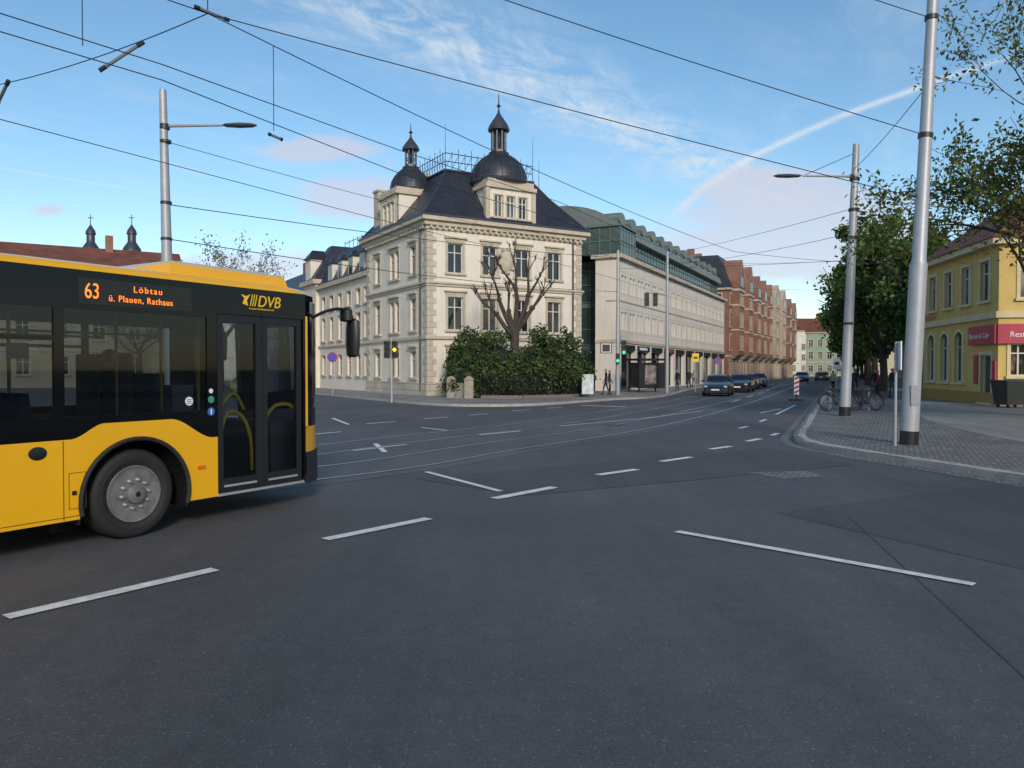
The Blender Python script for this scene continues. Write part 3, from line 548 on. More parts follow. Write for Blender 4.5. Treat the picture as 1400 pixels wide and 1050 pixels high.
# ---------------------------------------------------------------- bus
def bus():
    g=Group('city_bus',(-2.6,10.4),math.atan2(.854,.52)); LEN=12.0; WD=2.55
    YEL=mat('bus_yellow',(.85,.43,.006),.28,var=.03,scale=.8,coat=.5,dirt=.06); GB=mat('bus_black_gloss',(.004,.004,.005),.06,spec=.30,var=.02); RUB=mat('rubber',(.018,.018,.018),.75,var=.2,bump=.2)
    BG=glassmat('bus_tinted_glass',(.36,.40,.42)); DG=glassmat('bus_door_glass',(.80,.84,.84)); SIL=mat('silver_trim',(.55,.56,.57),.35,.6); IN=mat('bus_interior',(.13,.135,.14),.8); SEAT=mat('seat_fabric',(.04,.06,.12),.9); HY=mat('handrail_yellow',(.85,.56,.01),.4); LG=mat('interior_light_grey',(.38,.38,.38),.7)
    y_=g.part('yellow_body',YEL,True); k=g.part('black_panels',GB,True); gl=g.part('side_windows',BG)
    def ss(t): t=max(0,min(1,t)); return t*t*(3-2*t)
    def ztop(s):
        z=1.11
        z+= .14*ss((3.35-s)/.35) if s<3.5 else 0
        if s<2.25: z-=.24*ss((2.25-s)/.55)
        if s>7.6 and s<9.6: z+=.14*min(ss((s-7.6)/.35),ss((9.6-s)/.35))
        return z
    AR=[(2.65,.61),(8.55,.61)]
    def zlow(s):
        z=.31
        for c,r in AR:
            if abs(s-c)<r: z=max(z,.46+math.sqrt(r*r-(s-c)**2))
        return z
    for side in (0,1):
        yy=0 if side==0 else WD; sg=-1 if side==0 else 1
        s0=1.64 if side==0 else .28
        ns=460; S=[s0+(LEN-s0)*i/ns for i in range(ns+1)]
        for (c,r) in AR: S+= [c-r+.0005,c+r-.0005]+[c+r*math.cos(t) for t in [i*math.pi/24 for i in range(1,24)]]
        S=sorted(S)
        for i in range(len(S)-1):
            a,b=S[i],S[i+1]
            za,zb=(zlow(a),zlow(b))
            y_.quad((-a,yy,za),(-b,yy,zb),(-b,yy,ztop(b)),(-a,yy,ztop(a)))
            k.quad((-a,yy,ztop(a)),(-b,yy,ztop(b)),(-b,yy,1.3),(-a,yy,1.3))
        for c,r in AR:
            P=[(-(c+r*math.cos(t)),yy+sg*.015,.46+r*math.sin(t)) for t in [i*math.pi/20-.2 for i in range(24)] if .46+r*math.sin(t)>.28]
            g.part('arch_lips',RUB).tube(P,.024,6)
            P2=[(c+r*math.cos(t),.46+r*math.sin(t)) for t in [i*math.pi/16 for i in range(17)]]
            w=g.part('wheel_housings',BLACK)
            yi=yy-sg*.55
            for j in range(16):
                w.quad((-P2[j][0],yy,P2[j][1]),(-P2[j+1][0],yy,P2[j+1][1]),(-P2[j+1][0],yi,P2[j+1][1]),(-P2[j][0],yi,P2[j][1]))
            w.box(-c-r,-c+r,min(yi,yi-sg*.02),max(yi,yi-sg*.02),.1,1.07)
            for e in (-1,1): w.box(-c+e*r-.01,-c+e*r+.01,min(yy-sg*.02,yi),max(yy-sg*.02,yi),.25,.5)
        wins=[(1.78,3.40),(3.50,5.1),(5.2,6.8),(6.9,8.5),(8.6,10.2),(10.3,11.6)] if side==0 else [(.5,1.7),(1.8,3.4),(3.5,5.1),(5.2,6.8),(6.9,8.5),(8.6,10.2),(10.3,11.6)]
        if side==0:
            ops=[(LEN-(a+b)/2,b-a,1.33,1.07,'p') for a,b in wins]
            facade(g,(-LEN,0),(1,0),(0,-1),LEN-1.64,1.3,2.79,ops,'black_panels',GB,rev=.012,fw=0,gm=BG,glass='side_windows')
        else:
            ops=[((a+b)/2-.28,b-a,1.33,1.07,'p') for a,b in wins]
            facade(g,(-.28,WD),(-1,0),(0,1),LEN-.28,1.3,2.79,ops,'black_panels',GB,rev=.012,fw=0,gm=BG,glass='side_windows')
        for a,b in wins[1:]:
            yb=yy+sg*.006; k.box(-b,-a,min(yy-sg*.02,yb),max(yy-sg*.02,yb),2.08,2.12)
    cov=[(0,2.79),(.015,2.825),(.06,2.86),(.16,2.885),(.4,2.90),(WD/2,2.91)]
    full=cov+[(WD-a,b) for a,b in cov[::-1][1:]]
    ry=g.part('roof',YEL,True)
    def planx(y):
        t=abs(y-WD/2)/(WD/2); return .32-.60*t**6
    rows_=[]
    for xb in ('f0','f1',-.5,-1,-3,-6,-9,-LEN+.1,-LEN):
        row=[]
        for y,z in full:
            if xb=='f0': row.append((planx(y),y,min(z,2.70+.05*(z-2.79)/.12)))
            elif xb=='f1': row.append((planx(y)-.18,y,z-.04*(z-2.79)/.12))
            else: row.append((xb,y,z))
        rows_.append(row)
    for i in range(len(rows_)-1):
        for j in range(len(full)-1): ry.quad(rows_[i][j],rows_[i][j+1],rows_[i+1][j+1],rows_[i+1][j])
    N=40; FP=[(planx(WD*(.5-.5*math.cos(math.pi*i/N))),WD*(.5-.5*math.cos(math.pi*i/N))) for i in range(N+1)]
    ws=g.part('windscreen',BG,True)
    for i in range(len(FP)-1):
        a,b=FP[i],FP[i+1]
        def band(p,z0,z1,sh0=0,sh1=0): p.quad((a[0]-sh0,a[1],z0),(b[0]-sh0,b[1],z0),(b[0]-sh1,b[1],z1),(a[0]-sh1,a[1],z1))
        mid=.22<(a[1]+b[1])/2<WD-.22
        band(g.part('bumper',RUB,True),.28,.70,-.03,-.03); band(y_,.70,1.04); band(ws if mid else k,1.04,2.5,0,.06 if mid else .0); band(k,2.5,2.70)
    k.box(-.30,-.262,.0,.05,.31,2.79); k.quad((-.28,0,2.70),(-.28,0,2.79),(-.1,.03,2.77),(-.1,.03,2.70))
    y_.box(-.262,-.235,-.012,.02,1.04,2.5)
    k.box(-1.64,-.30,0,.05,2.46,2.79)
    DX=[(-1.62,-.985),(-.955,-.32)]
    fr=g.part('door_frames',BLACK)
    for x0,x1 in DX:
        fr.box(x0,x0+.075,.02,.07,.36,2.46); fr.box(x1-.075,x1,.02,.07,.36,2.46); fr.box(x0+.075,x1-.075,.02,.07,.36,.50); fr.box(x0+.075,x1-.075,.02,.07,2.36,2.46)
        g.part('door_glass',DG).quad((x0+.07,.045,.49),(x1-.07,.045,.49),(x1-.07,.045,2.37),(x0+.07,.045,2.37))
        g.part('sill_trim',SIL).box(x0+.08,x1-.08,.005,.02,.40,.425)
    g.part('sill_trim',SIL).box(-1.64,-.3,-.01,.06,.305,.335); fr.box(-1.64,-.3,.0,.06,.335,.36)
    g.part('door_seal',RUB).box(-.985,-.955,.03,.06,.36,2.46)
    i_=g.part('interior_floor',IN); i_.box(-LEN+.1,-.1,.60,WD-.60,.30,.36); i_.box(-1.98,-.1,.08,.6,.30,.36); i_.box(-7.9,-3.3,.08,.6,.30,.36); i_.box(-7.9,-3.3,WD-.6,WD-.08,.30,.36); i_.box(-1.98,-.1,WD-.6,WD-.08,.30,.36)
    g.part('ceiling',LG).box(-LEN+.1,-.3,.1,WD-.1,2.55,2.6)
    i_.box(-1.75,-1.66,.05,.9,.36,1.25)
    for ya,yb in ((.03,.72),(WD-.72,WD-.03)): i_.box(-3.3,-1.98,ya,yb,1.09,1.2); 
    i_.box(-3.3,-1.98,.60,.72,.36,1.09); i_.box(-3.3,-1.98,WD-.72,WD-.6,.36,1.09)
    i_.box(-1.9,-1.84,1.35,WD-.05,.36,2.0); i_.box(-.5,-.1,.4,WD-.2,.36,1.1)
    g.part('ticket_machine',LG).box(-1.5,-1.2,1.05,1.3,.36,1.6)
    i_.box(-1.3,-.8,1.5,2.1,.5,.95); i_.box(-1.45,-1.3,1.5,2.1,.8,1.75)
    se=g.part('seats',SEAT,True)
    for s_ in (3.5,4.3,5.1,6.6,7.4,8.2,9.0,9.8,10.6):
        for y0 in (.12,.58,1.55,2.0):
            b0=.75 if s_<4.2 else .85
            se.frust((-s_-.1,-s_+.35,y0,y0+.42,b0),(-s_-.06,-s_+.32,y0+.03,y0+.39,b0+.12)); se.frust((-s_-.16,-s_-.04,y0,y0+.42,b0),(-s_-.24,-s_-.15,y0+.05,y0+.37,b0+.82))
            i_.box(-s_-.02,-s_+.05,y0+.15,y0+.25,.36,b0)
    h=g.part('handrails',HY,True)
    for x,y in ((-1.72,.95),(-2.2,1.1),(-3.0,.95),(-3.45,.95),(-4.3,1.0),(-5.9,.6),(-1.05,1.15)): h.tube([(x,y,.36),(x,y,2.55)],.018,8)
    for y in (.75,1.75): h.tube([(-11,y,2.2),(-2,y,2.2)],.016,6)
    arc=catmull([(-1.52,.12,.5),(-1.51,.12,1.0),(-1.40,.12,1.28),(-1.2,.11,1.22),(-1.08,.11,.95),(-1.05,.11,.55)],8); h.tube(arc,.024,8)
    arc=catmull([(-1.45,.28,.6),(-1.40,.26,1.3),(-1.2,.26,1.5),(-1.05,.26,1.3)],8); h.tube(arc,.02,8)
    arc=catmull([(-.9,.12,.9),(-.85,.12,1.15),(-.7,.12,1.32),(-.5,.12,1.35),(-.38,.11,1.3)],8); h.tube(arc,.024,8)
    p=g.part('roof_pod',YEL,True)
    def rr(x0,x1,y0,y1,z0,z1,b): p.frust((x0,x1,y0,y1,z0),(x0+.02,x1-.05,y0+.02,y1-.02,z1-b)); p.frust((x0+.02,x1-.05,y0+.02,y1-.02,z1-b),(x0+.12,x1-.35,y0+.14,y1-.14,z1))
    rr(-2.1,-.35,.22,WD-.22,2.86,3.06,.05); rr(-9.5,-5.5,.28,WD-.28,2.86,3.15,.06)
    y_.quad((-LEN,0,.31),(-LEN,WD,.31),(-LEN,WD,1.6),(-LEN,0,1.6)); k.quad((-LEN,0,1.6),(-LEN,WD,1.6),(-LEN,WD,2.79),(-LEN,0,2.79)); ry.add([(-LEN,y,z) for y,z in full],[tuple(range(len(full)))])
    ty=g.part('tyres',RUB,True); rm=g.part('rims',mat('rim_steel',(.22,.215,.21),.42,.4,var=.4,scale=6),True); dk=g.part('rim_holes',BLACK); nb=g.part('wheel_nuts',SIL,True)
    for s_ in (2.65,8.55):
        for side in (0,1):
            yc=.05 if side==0 else WD-.05
            M=Matrix.Translation((-s_,yc,.475))@Matrix.Rotation(math.pi/2 if side==0 else -math.pi/2,4,'X')
            ty.lathe([(.30,-.02),(.33,.0),(.36,.015),(.38,.016),(.385,.010),(.42,.012),(.455,-.01),(.475,-.05),(.475,-.27),(.45,-.3),(.3,-.3)],48,M)
            rm.lathe([(.305,-.01),(.30,.006),(.282,.004),(.268,-.04),(.25,-.085),(.19,-.06),(.18,-.02),(.125,-.012),(.12,-.03),(.105,-.03),(.10,.045),(.07,.06),(.0001,.062)],40,M)
            for j in range(10):
                t=j*math.pi/5; c=Vector((.218*math.cos(t),.218*math.sin(t),-.076)); dk.lathe([(.028,0),(.028,.012)],12,M@Matrix.Translation(c))
            for j in range(10):
                t=j*math.pi/5+.1; nb.lathe([(.017,-.02),(.017,.022),(.010,.032)],6,M@Matrix.Translation((.152*math.cos(t),.152*math.sin(t),0)))
            dk.lathe([(.03,.0),(.03,.002)],12,M@Matrix.Translation((0,0,.0625)))
            g.part('axles',BLACK).tube([M@Vector((0,0,-.05)),M@Vector((0,0,-.5))],.12,10)
    gv=g.part('panel_gaps',mat('panel_gap',(.10,.05,.002),.8))
    for x in (-3.42,-4.95,-6.5,-7.8,-10,-11.2): gv.box(x-.004,x+.004,-.002,.01,.32,1.1)
    for (x0,x1,z0,z1) in ((-3.37,-3.2,.42,.78),):
        for q in ((x0,x0+.005,z0,z1),(x1-.005,x1,z0,z1),(x0,x1,z0,z0+.005),(x0,x1,z1-.005,z1)): gv.box(q[0],q[1],-.003,.01,q[2],q[3])
    gv.box(-12,-3.27,-.002,.01,.345,.352)
    hd=g.part('flap_handle',BLACK,True); hd.lathe([(.085,-.01),(.085,.006),(.07,.012)],20,Matrix.Translation((-3.66,0,1.0))@RX@Matrix.Scale(.75,4,(0,1,0)))
    g.part('side_markers',mat('amber_lens',(.75,.16,.01),.2)).box(-1.92,-1.82,-.015,0,.66,.70)
    hd.box(-3.34,-3.30,-.012,0,.56,.60)
    sk=[(-2.02,1.44,.05,WHITE),(-1.73,1.45,.042,mat('sticker_green',(.05,.3,.18),.5)),(-1.73,1.31,.048,mat('sticker_blue',(.03,.15,.45),.5)),(-1.73,1.55,.028,WHITE)]
    for i,(x,z,r,m) in enumerate(sk):
        g.part('sticker_%d'%i,m).lathe([(r,0),(r,.003)],20,Matrix.Translation((x,-.001,z))@RX)
    g.part('sticker_pictogram',WHITE).box(-1.738,-1.722,-.0065,-.004,1.28,1.34)
    for j in range(3): g.part('sticker_print',BLACK).box(-2.05,-1.99,-.0065,-.004,1.415+j*.02,1.421+j*.02)
    m=g.part('mirror',BLACK,True); m.tube(catmull([(.0,.15,2.5),(.12,-.02,2.60),(.3,-.12,2.63),(.46,-.14,2.55),(.5,-.14,2.4)],5),.022,8)
    m.lathe([(.05,-.27),(.105,-.24),(.12,-.1),(.12,.12),(.10,.24),(.04,.27)],12,Matrix.Translation((.5,-.13,2.24))@Matrix.Scale(.55,4,(1,0,0))); m.lathe([(.04,-.1),(.1,-.08),(.1,.06),(.04,.1)],12,Matrix.Translation((.40,-.1,2.56))@Matrix.Scale(.7,4,(1,0,0)))
    m.tube([(.0,WD-.15,2.5),(.5,WD+.1,2.5)],.022,8); m.lathe([(.05,-.27),(.105,-.24),(.12,.12),(.04,.27)],12,Matrix.Translation((.5,WD+.12,2.2))@Matrix.Scale(.6,4,(1,0,0)))
    LED=mat('led_amber',(1.0,.24,.03),.5,emit=1.1,var=0); g.part('display_housing',mat('display_black',(.02,.016,.014),.35)).box(-3.26,-1.98,-.004,.02,2.455,2.715)
    def T(x,z): return Matrix.Translation((x,-.006,z))@RX
    g.extra.append(text('63',.22,LED,T(-3.2,2.515)@Matrix.Scale(.72,4,(1,0,0)),name='display_number'))
    g.extra.append(text('Löbtau',.095,LED,T(-2.68,2.61),name='display_destination',sp=1.3))
    g.extra.append(text('ü. Plauen, Rathaus',.095,LED,T(-2.95,2.50)@Matrix.Scale(.9,4,(1,0,0)),name='display_destination',sp=1.15))
    LY=mat('logo_yellow',(.85,.55,.02),.5)
    g.extra.append(text('DVB',.20,LY,T(-1.06,2.575)@Matrix.Scale(.95,4,(1,0,0)),shear=.25,name='operator_lettering',ext=.004))
    for i in range(3): g.part('logo_bars',LY).add([(-1.17+i*.035,-.006,2.575),(-1.155+i*.035,-.006,2.575),(-1.12+i*.035,-.006,2.72),(-1.135+i*.035,-.006,2.72)],[(0,1,2,3)])
    g.part('logo_bars',LY).add([(-1.28,-.006,2.6),(-1.2,-.006,2.575),(-1.21,-.006,2.64),(-1.16,-.006,2.72),(-1.22,-.006,2.69),(-1.30,-.006,2.71),(-1.25,-.006,2.66)],[(0,1,2,3,4,5,6)])
    g.extra.append(text('Dresdner Verkehrsbetriebe AG',.03,LY,T(-1.18,2.535),name='operator_small_print'))
    g.part('window_notice',LG).box(-3.9,-3.7,.05,.052,1.9,2.05)
    g.part('headlights',SIL).box(.2,.25,.5,.8,.75,.9)
    g.done()
bus()
# ---------------------------------------------------------------- cars
def car(loc,ang,col,name,est=False,coln=None):
    g=Group(name,loc,ang); P=mat(coln or 'car_paint_'+name,col,.3,.3,var=.03,coat=.8); G=MATS.get('car_glass') or mat('car_glass',(.012,.014,.016),.05,spec=.8,var=.02)
    b=g.part('body',P,True); gl=g.part('glass',G,True)
    r=4.5 if est else 4.2
    S=[(0.0,.62,.30,.55,.60,.5),(-.08,.78,.20,.62,.68,.62),(-.35,.86,.18,.74,.80,.7),(-.9,.89,.18,.86,.92,.76),(-1.25,.90,.18,.92,1.0,.76),(-1.75,.90,.18,.95,1.36,.62),(-2.0,.90,.18,.96,1.43,.60),(-2.7,.90,.18,.97,1.47,.60),(-3.4,.90,.18,.98,1.43,.59),(-3.75,.89,.18,1.0,1.33,.58),(-r+.12,.86,.22,.98,1.04,.66),(-r,.78,.32,.85,.88,.6)]
    if est: S[9]=(-3.95,.89,.18,1.0,1.38,.6)
    rings=[]
    for x,hw,zb,zs,zt,ht in S:
        pr=[(hw*.86,zb),(hw,zb+.14),(hw*1.01,(zb+zs)/2),(hw*.97,zs),(ht,zt-.05 if zt-zs>.1 else zt-.01),(ht*.6,zt+.0)]
        rings.append([(x,-y,z) for y,z in pr]+[(x,y,z) for y,z in pr[::-1]])
    n=12
    for i in range(len(rings)-1):
        for j in range(n-1):
            q=(rings[i][j],rings[i+1][j],rings[i+1][j+1],rings[i][j+1])
            gls=(j in (3,7) and 5<=i<=8) or (i==4 and 3<=j<=7) or (i==9 and 3<=j<=7)
            (gl if gls else b).add(q,[(0,1,2,3)])
    b.add(rings[0],[tuple(range(n))]); b.add(rings[-1],[tuple(range(n))[::-1]])
    for x in (-2.55,): b.box(x-.04,x+.04,-.885,-.86,.97,1.02); b.tube([(x,-.875,.97),(x,-.63,1.42)],.03,5); b.tube([(x,.875,.97),(x,.63,1.42)],.03,5)
    for x in (-1.75,-3.45):
        for sg in (-1,1): b.tube([(x if x>-2 else x,sg*.86,.97),(x+(-.2 if x>-2 else .1),sg*.61,1.40)],.035,5)
    d=g.part('trim',BLACK); d.box(.005,.02,-.45,.45,.48,.62); d.box(-.07,.03,-.7,.7,.24,.36); d.box(-3.9,-.3,-.80,.80,.16,.24)
    L=g.part('headlights',mat('headlight_lens',(.65,.67,.7),.1,spec=.8),True); 
    for s_ in (-1,1): L.lathe([(.13,0),(.12,.03),(.02,.05)],12,Matrix.Translation((-.10,s_*.62,.64))@Matrix.Rotation(math.pi/2,4,'Y')@Matrix.Scale(.6,4,(1,0,0)))
    for s_ in (-1,1): g.part('tail_lights',mat('tail_red',(.4,.01,.01),.2)).box(-r-.01,-r+.08,s_*.66-.1,s_*.66+.1,.72,.9)
    g.part('number_plate',WHITE).box(.02,.035,-.26,.26,.40,.50); g.part('number_plate',WHITE).box(-r-.02,-r-.005,-.26,.26,.55,.66)
    for s_ in (-1,1): b.lathe([(.03,-.1),(.09,-.08),(.1,.06),(.05,.1)],10,Matrix.Translation((-1.6,s_*1.0,1.02))@Matrix.Rotation(math.pi/2,4,'X')@Matrix.Scale(.6,4,(0,1,0)))
    t=g.part('tyres',BLACK,True); w=g.part('rims',mat('alloy',(.35,.35,.36),.35,.7),True)
    for x in (-.82,-r+.85):
        for s_ in (-1,1):
            M=Matrix.Translation((x,s_*.89,.315))@Matrix.Rotation(-s_*math.pi/2,4,'X')
            t.lathe([(.2,-.2),(.31,-.18),(.315,0),(.29,.02),(.2,.02)],24,M); w.lathe([(.2,.02),(.19,.0),(.05,.01),(.04,.025),(.001,.028)],10,M)
            d.lathe([(.37,-.05),(.37,.015)],22,Matrix.Translation((x,s_*.875,.34))@Matrix.Rotation(-s_*math.pi/2,4,'X'))
    g.done()
ha=math.atan2(-.918,-.395)
car((13.45,50.8),ha+.05,(.03,.035,.045),'hatchback_car')
car((17.3,59.0),ha,(.02,.022,.026),'estate_car',True)
car((20.3,67),ha,(.035,.037,.04),'parked_car',coln='car_paint_grey')
car((23.8,75.5),ha,(.06,.065,.07),'parked_car',coln='car_paint_grey2')
car((44,117),ha,(.4,.4,.4),'passenger_car',coln='car_paint_silver'); car((50,124),ha+math.pi,(.02,.025,.04),'passenger_car',coln='car_paint_navy')
car((41,109),ha,(.03,.03,.03),'passenger_car',coln='car_paint_black2'); car((56,138),ha+math.pi,(.25,.03,.03),'passenger_car',coln='car_paint_red')
car((-15.5,47),math.atan2(-.86,.51),(.45,.5,.10),'passenger_car',True,coln='car_paint_lime'); car((-14.5,36),math.atan2(-.86,.51),(.6,.6,.6),'passenger_car',coln='car_paint_white'); car((-21,31),.2,(.35,.02,.02),'passenger_car',coln='car_paint_red2')
# ---------------------------------------------------------------- poles and lamps
def lamp_arm(g,x,z,dx,L,tilt=.0):
    a=g.part('arm',POLE,True); a.tube([(x,0,z),(x+dx*L*.62,0,z+.02)],[.05,.035],8)
    h=g.part('lamp_head',mat('lamp_grey',(.13,.14,.16),.4,.3),True)
    c=Matrix.Translation((x+dx*L*.8,0,z+.02)); h.lathe([(.03,-.5),(.12,-.4),(.17,0),(.14,.35),(.05,.5)],12,c@Matrix.Rotation(dx*math.pi/2,4,'Y')@Matrix.Scale(.4,4,(1,0,0)))
g=Group('catenary_pole',(8.9,17.2)); p=g.part('pole',POLE,True)
p.tube([(0,0,.1),(.18,0,4.15)],[.19,.185],20); p.tube([(.18,0,4.15),(.19,0,4.25),(.44,0,10.05)],[.175,.15,.115],20); g.part('base_band',BLACK,True).tube([(0,0,.1),(.015,0,.42)],.197,20)
g.part('clamps',DARK).tube([(.30,0,6.95),(.31,0,7.05)],.155,16); g.part('clamps',DARK).tube([(.41,0,9.55),(.415,0,9.65)],.14,16); g.part('cap',DARK,True).tube([(.44,0,10.05),(.44,0,10.1)],.12,16)
g.part('inspection_door',mat('door_grey',(.27,.28,.30),.5)).box(-.06,.1,-.2,-.175,1.0,1.45)
g.done()
g=Group('street_lamp',(12.05,27.8)); g.part('pole',POLE,True).tube([(0,0,.1),(.12,0,3.5),(.34,0,9.9)],[.19,.17,.11],16); g.part('base_band',BLACK,True).tube([(0,0,.1),(.01,0,.45)],.2,16)
lamp_arm(g,.28,8.75,-1,3.0); g.part('stay',WIREM).tube([(.32,0,9.6),(-1.5,0,8.8)],.012,5)
for z in (3.4,6.5,7.5,8.6): g.part('clamps',DARK).tube([(.12+.22*(z-3.5)/6.4,0,z),(.12+.22*(z-3.5)/6.4,0,z+.1)],.175,12)
g.done()
g=Group('street_lamp',(-10.2,22.7)); g.part('pole',POLE,True).tube([(.12,0,.1),(.03,0,5),(-.05,0,10.0)],[.17,.15,.10],16); lamp_arm(g,0,8.95,1,2.75); g.part('clamps',DARK).tube([(0,0,8.85),(0,0,9.0)],.14,12)
for z in (5.6,6.66,8.45): g.part('clamps',DARK).tube([(.02,0,z),(.02,0,z+.08)],.16,12)
g.done()
SIGB=mat('signal_housing',(.015,.02,.018),.5); ON_G=mat('signal_green_lit',(.02,.8,.35),.4,emit=1.5,var=0); ON_Y=mat('signal_amber_lit',(1,.55,.02),.4,emit=2,var=0); OFF=mat('signal_lens_off',(.03,.02,.02),.2)
def signal(g,x,y,z,n=3,lit=None,ang=0,w=.15):
    h=g.part('signal_head',SIGB); h.box(x-w,x+w,y-.1,y+.12,z,z+n*.3+.04)
    for k in range(n):
        m=ON_G if lit==('g',k) else ON_Y if lit==('y',k) else OFF; nm={ON_G:'lit_lens_green',ON_Y:'lit_lens_amber',OFF:'lenses'}[m]
        c=Matrix.Translation((x,y-.1,z+.17+k*.3))@RX; g.part(nm,m,True).lathe([(.1,0),(.09,.02),(.01,.03)],14,c)
        hp=[(x+.12*math.cos(t),z+.17+k*.3+.12*math.sin(t)) for t in [i*math.pi/8 for i in range(9)]]
        for i in range(8): h.quad((hp[i][0],y-.1,hp[i][1]),(hp[i+1][0],y-.1,hp[i+1][1]),(hp[i+1][0],y-.25,hp[i+1][1]),(hp[i][0],y-.25,hp[i][1]))
g=Group('traffic_light',(6.95,50.5)); g.part('pole',POLE,True).tube([(0,0,.1),(0,0,9.6)],[.15,.09],14); signal(g,.38,-.1,2.75,3,('g',0)); g.part('brackets',POLE).tube([(-.6,0,3.3),(.4,0,3.3)],.03,6)
g.part('sign_board',BLACK).box(-1.15,-.4,-.08,-.04,2.85,3.55); 
for q in ((-1.08,-.47,3.44,3.49),(-1.08,-.47,2.91,2.96),(-1.08,-1.03,2.96,3.44),(-.52,-.47,2.96,3.44)): g.part('sign_border',WHITE).box(q[0],q[1],-.09,-.082,q[2],q[3])
signal(g,-.05,-.3,2.2,2,('g',0),w=.12); g.done()
g=Group('traffic_light',(11.1,55)); g.part('pole',POLE,True).tube([(0,0,.1),(0,0,10.2)],[.14,.09],14); g.part('arm',POLE,True).tube([(0,0,7.1),(-1.6,-.3,7.3)],[.06,.04],8); signal(g,-.9,-.2,6.3,3); signal(g,-1.5,-.2,6.3,3) ; g.done()
g=Group('traffic_light',(-6.55,41.8)); g.part('pole',POLE,True).tube([(0,0,.0),(0,0,3.5)],[.07,.055],10); signal(g,.18,-.05,2.4,3,('y',1)); signal(g,-.25,0,2.4,3); g.done()
def sign(name,loc,h,m,shape='round',ang=0,r=.3,pole=True):
    g=Group(name,loc,ang); g.part('post',POLE,True).tube([(0,0,.05),(0,0,h+.3)],.03,8)
    if shape=='round':
        g.part('rim',SIGNR,True).lathe([(r,0),(r,.02)],24,Matrix.Translation((0,-.04,h))@RX); g.part('face',m,True).lathe([(r*.8,0),(r*.8,.006)],24,Matrix.Translation((0,-.062,h))@RX)
        g.part('bar',SIGNR).add([(-.2,-.072,h+.16),(-.16,-.072,h+.2),(.2,-.072,h-.16),(.16,-.072,h-.2)],[(0,1,2,3)])
    else: g.part('face',m).box(-r,r,-.06,-.035,h-r*1.3,h+r*1.3); g.part('face_mark',BLACK).box(-r*.6,r*.6,-.066,-.0605,h-r*.3,h+r*.3)
    g.done()
BLUE=mat('sign_blue',(.03,.08,.40),.4); YELS=mat('sign_yellow',(.75,.5,.03),.4)
sign('no_parking_sign',(-11.8,50.5),2.6,BLUE,ang=-.1,r=.34); sign('bus_stop_sign',(14.2,59.5),2.7,YELS,'sq',r=.26); sign('no_parking_sign',(16.6,62),2.5,BLUE,r=.3); sign('direction_sign',(21.3,50.5),2.2,WHITE,'sq',ang=.3,r=.3); sign('parking_sign',(8.42,16.85),2.1,WHITE,'sq',ang=1.35,r=.24)
g=Group('traffic_beacon',(16.3,44)); b=g.part('board',WHITE); b.box(-.14,.14,-.02,.02,.35,1.4); r_=g.part('stripes',SIGNR)
for i in range(4): z=.4+i*.26; r_.add([(-.13,-.025,z),(.13,-.025,z+.12),(.13,-.025,z+.24),(-.13,-.025,z+.12)],[(0,1,2,3)])
g.part('foot',BLACK).box(-.35,.35,-.2,.2,0,.12); g.part('foot',BLACK).box(-.03,.03,-.03,.03,.1,.4); g.done()
SG=glassmat('shelter_glass',(.45,.5,.5)); g=Group('tram_stop_shelter',(9.3,56.2),math.atan2(.898,.44)-math.pi/2+.9)
f=g.part('frame',DARK); 
for x in (0,2.4): 
    for y in (0,1.3): f.box(x-.04,x+.04,y-.04,y+.04,.1,2.45)
f.box(-.2,2.6,-.3,1.5,2.45,2.6); g.part('glass',SG).box(.04,2.36,1.26,1.28,.4,2.3); f.box(.3,2.1,.9,1.2,.5,.56); g.part('poster',mat('poster_dark',(.05,.04,.05),.3,var=.8,scale=2.5)).box(-.03,.03,.1,1.2,.5,2.3)
f.box(.04,2.36,-.02,.0,.4,2.3) ; g.part('poster_front',mat('poster_print',(.22,.18,.17),.3,var=.9,scale=2)).box(.5,1.5,-.05,-.022,.7,2.1); g.done()
g=Group('notice_banner',(4.6,46.6),-.2); g.part('cloth',mat('banner_print',(.55,.60,.62),.6,var=.4,scale=3)).box(-.35,.35,-.02,.02,.3,1.5); g.part('posts',DARK).tube([(-.38,0,.1),(-.38,0,1.6)],.02,6); g.part('posts',DARK).tube([(.38,0,.1),(.38,0,1.6)],.02,6); g.done()
g=Group('iron_garden_fence'); f=g.part('bars',BLACK); base=g.part('stone_base',mat('dark_stone_base',(.16,.14,.12),.9))
FP=[(-3.6,45.6),(-1.8,44.3),(.6,44.3),(3.6,46.3),(4.6,48.6)]
for i in range(1,len(FP)-1):
    a=Vector(FP[i]);b=Vector(FP[i+1]);l=(b-a).length;d=(b-a)/l;n=Vector((-d.y,d.x))*.12
    base.add([(a.x-n.x,a.y-n.y,.1),(b.x-n.x,b.y-n.y,.1),(b.x+n.x,b.y+n.y,.1),(a.x+n.x,a.y+n.y,.1),(a.x-n.x,a.y-n.y,.3),(b.x-n.x,b.y-n.y,.3),(b.x+n.x,b.y+n.y,.3),(a.x+n.x,a.y+n.y,.3)],[(4,5,6,7),(0,1,5,4),(1,2,6,5),(2,3,7,6),(3,0,4,7)])
    m=int(l/.14)
    for j in range(m): q=a+d*l*j/m; f.tube([(q.x,q.y,.3),(q.x,q.y,1.5)],.016,4)
    for z in (.45,1.35): f.tube([(a.x,a.y,z),(b.x,b.y,z)],.02,4)
g.done()
g=Group('gate_pillar'); p=g.part('p',mat('grey_sandstone',(.30,.26,.21),.9,var=.25,scale=3,bump=.3))
for x,y in ((-3.6,45.6),(-2.5,44.7)): p.box(x-.26,x+.26,y-.26,y+.26,.1,1.2); p.frust((x-.31,x+.31,y-.31,y+.31,1.2),(x-.1,x+.1,y-.1,y+.1,1.4))
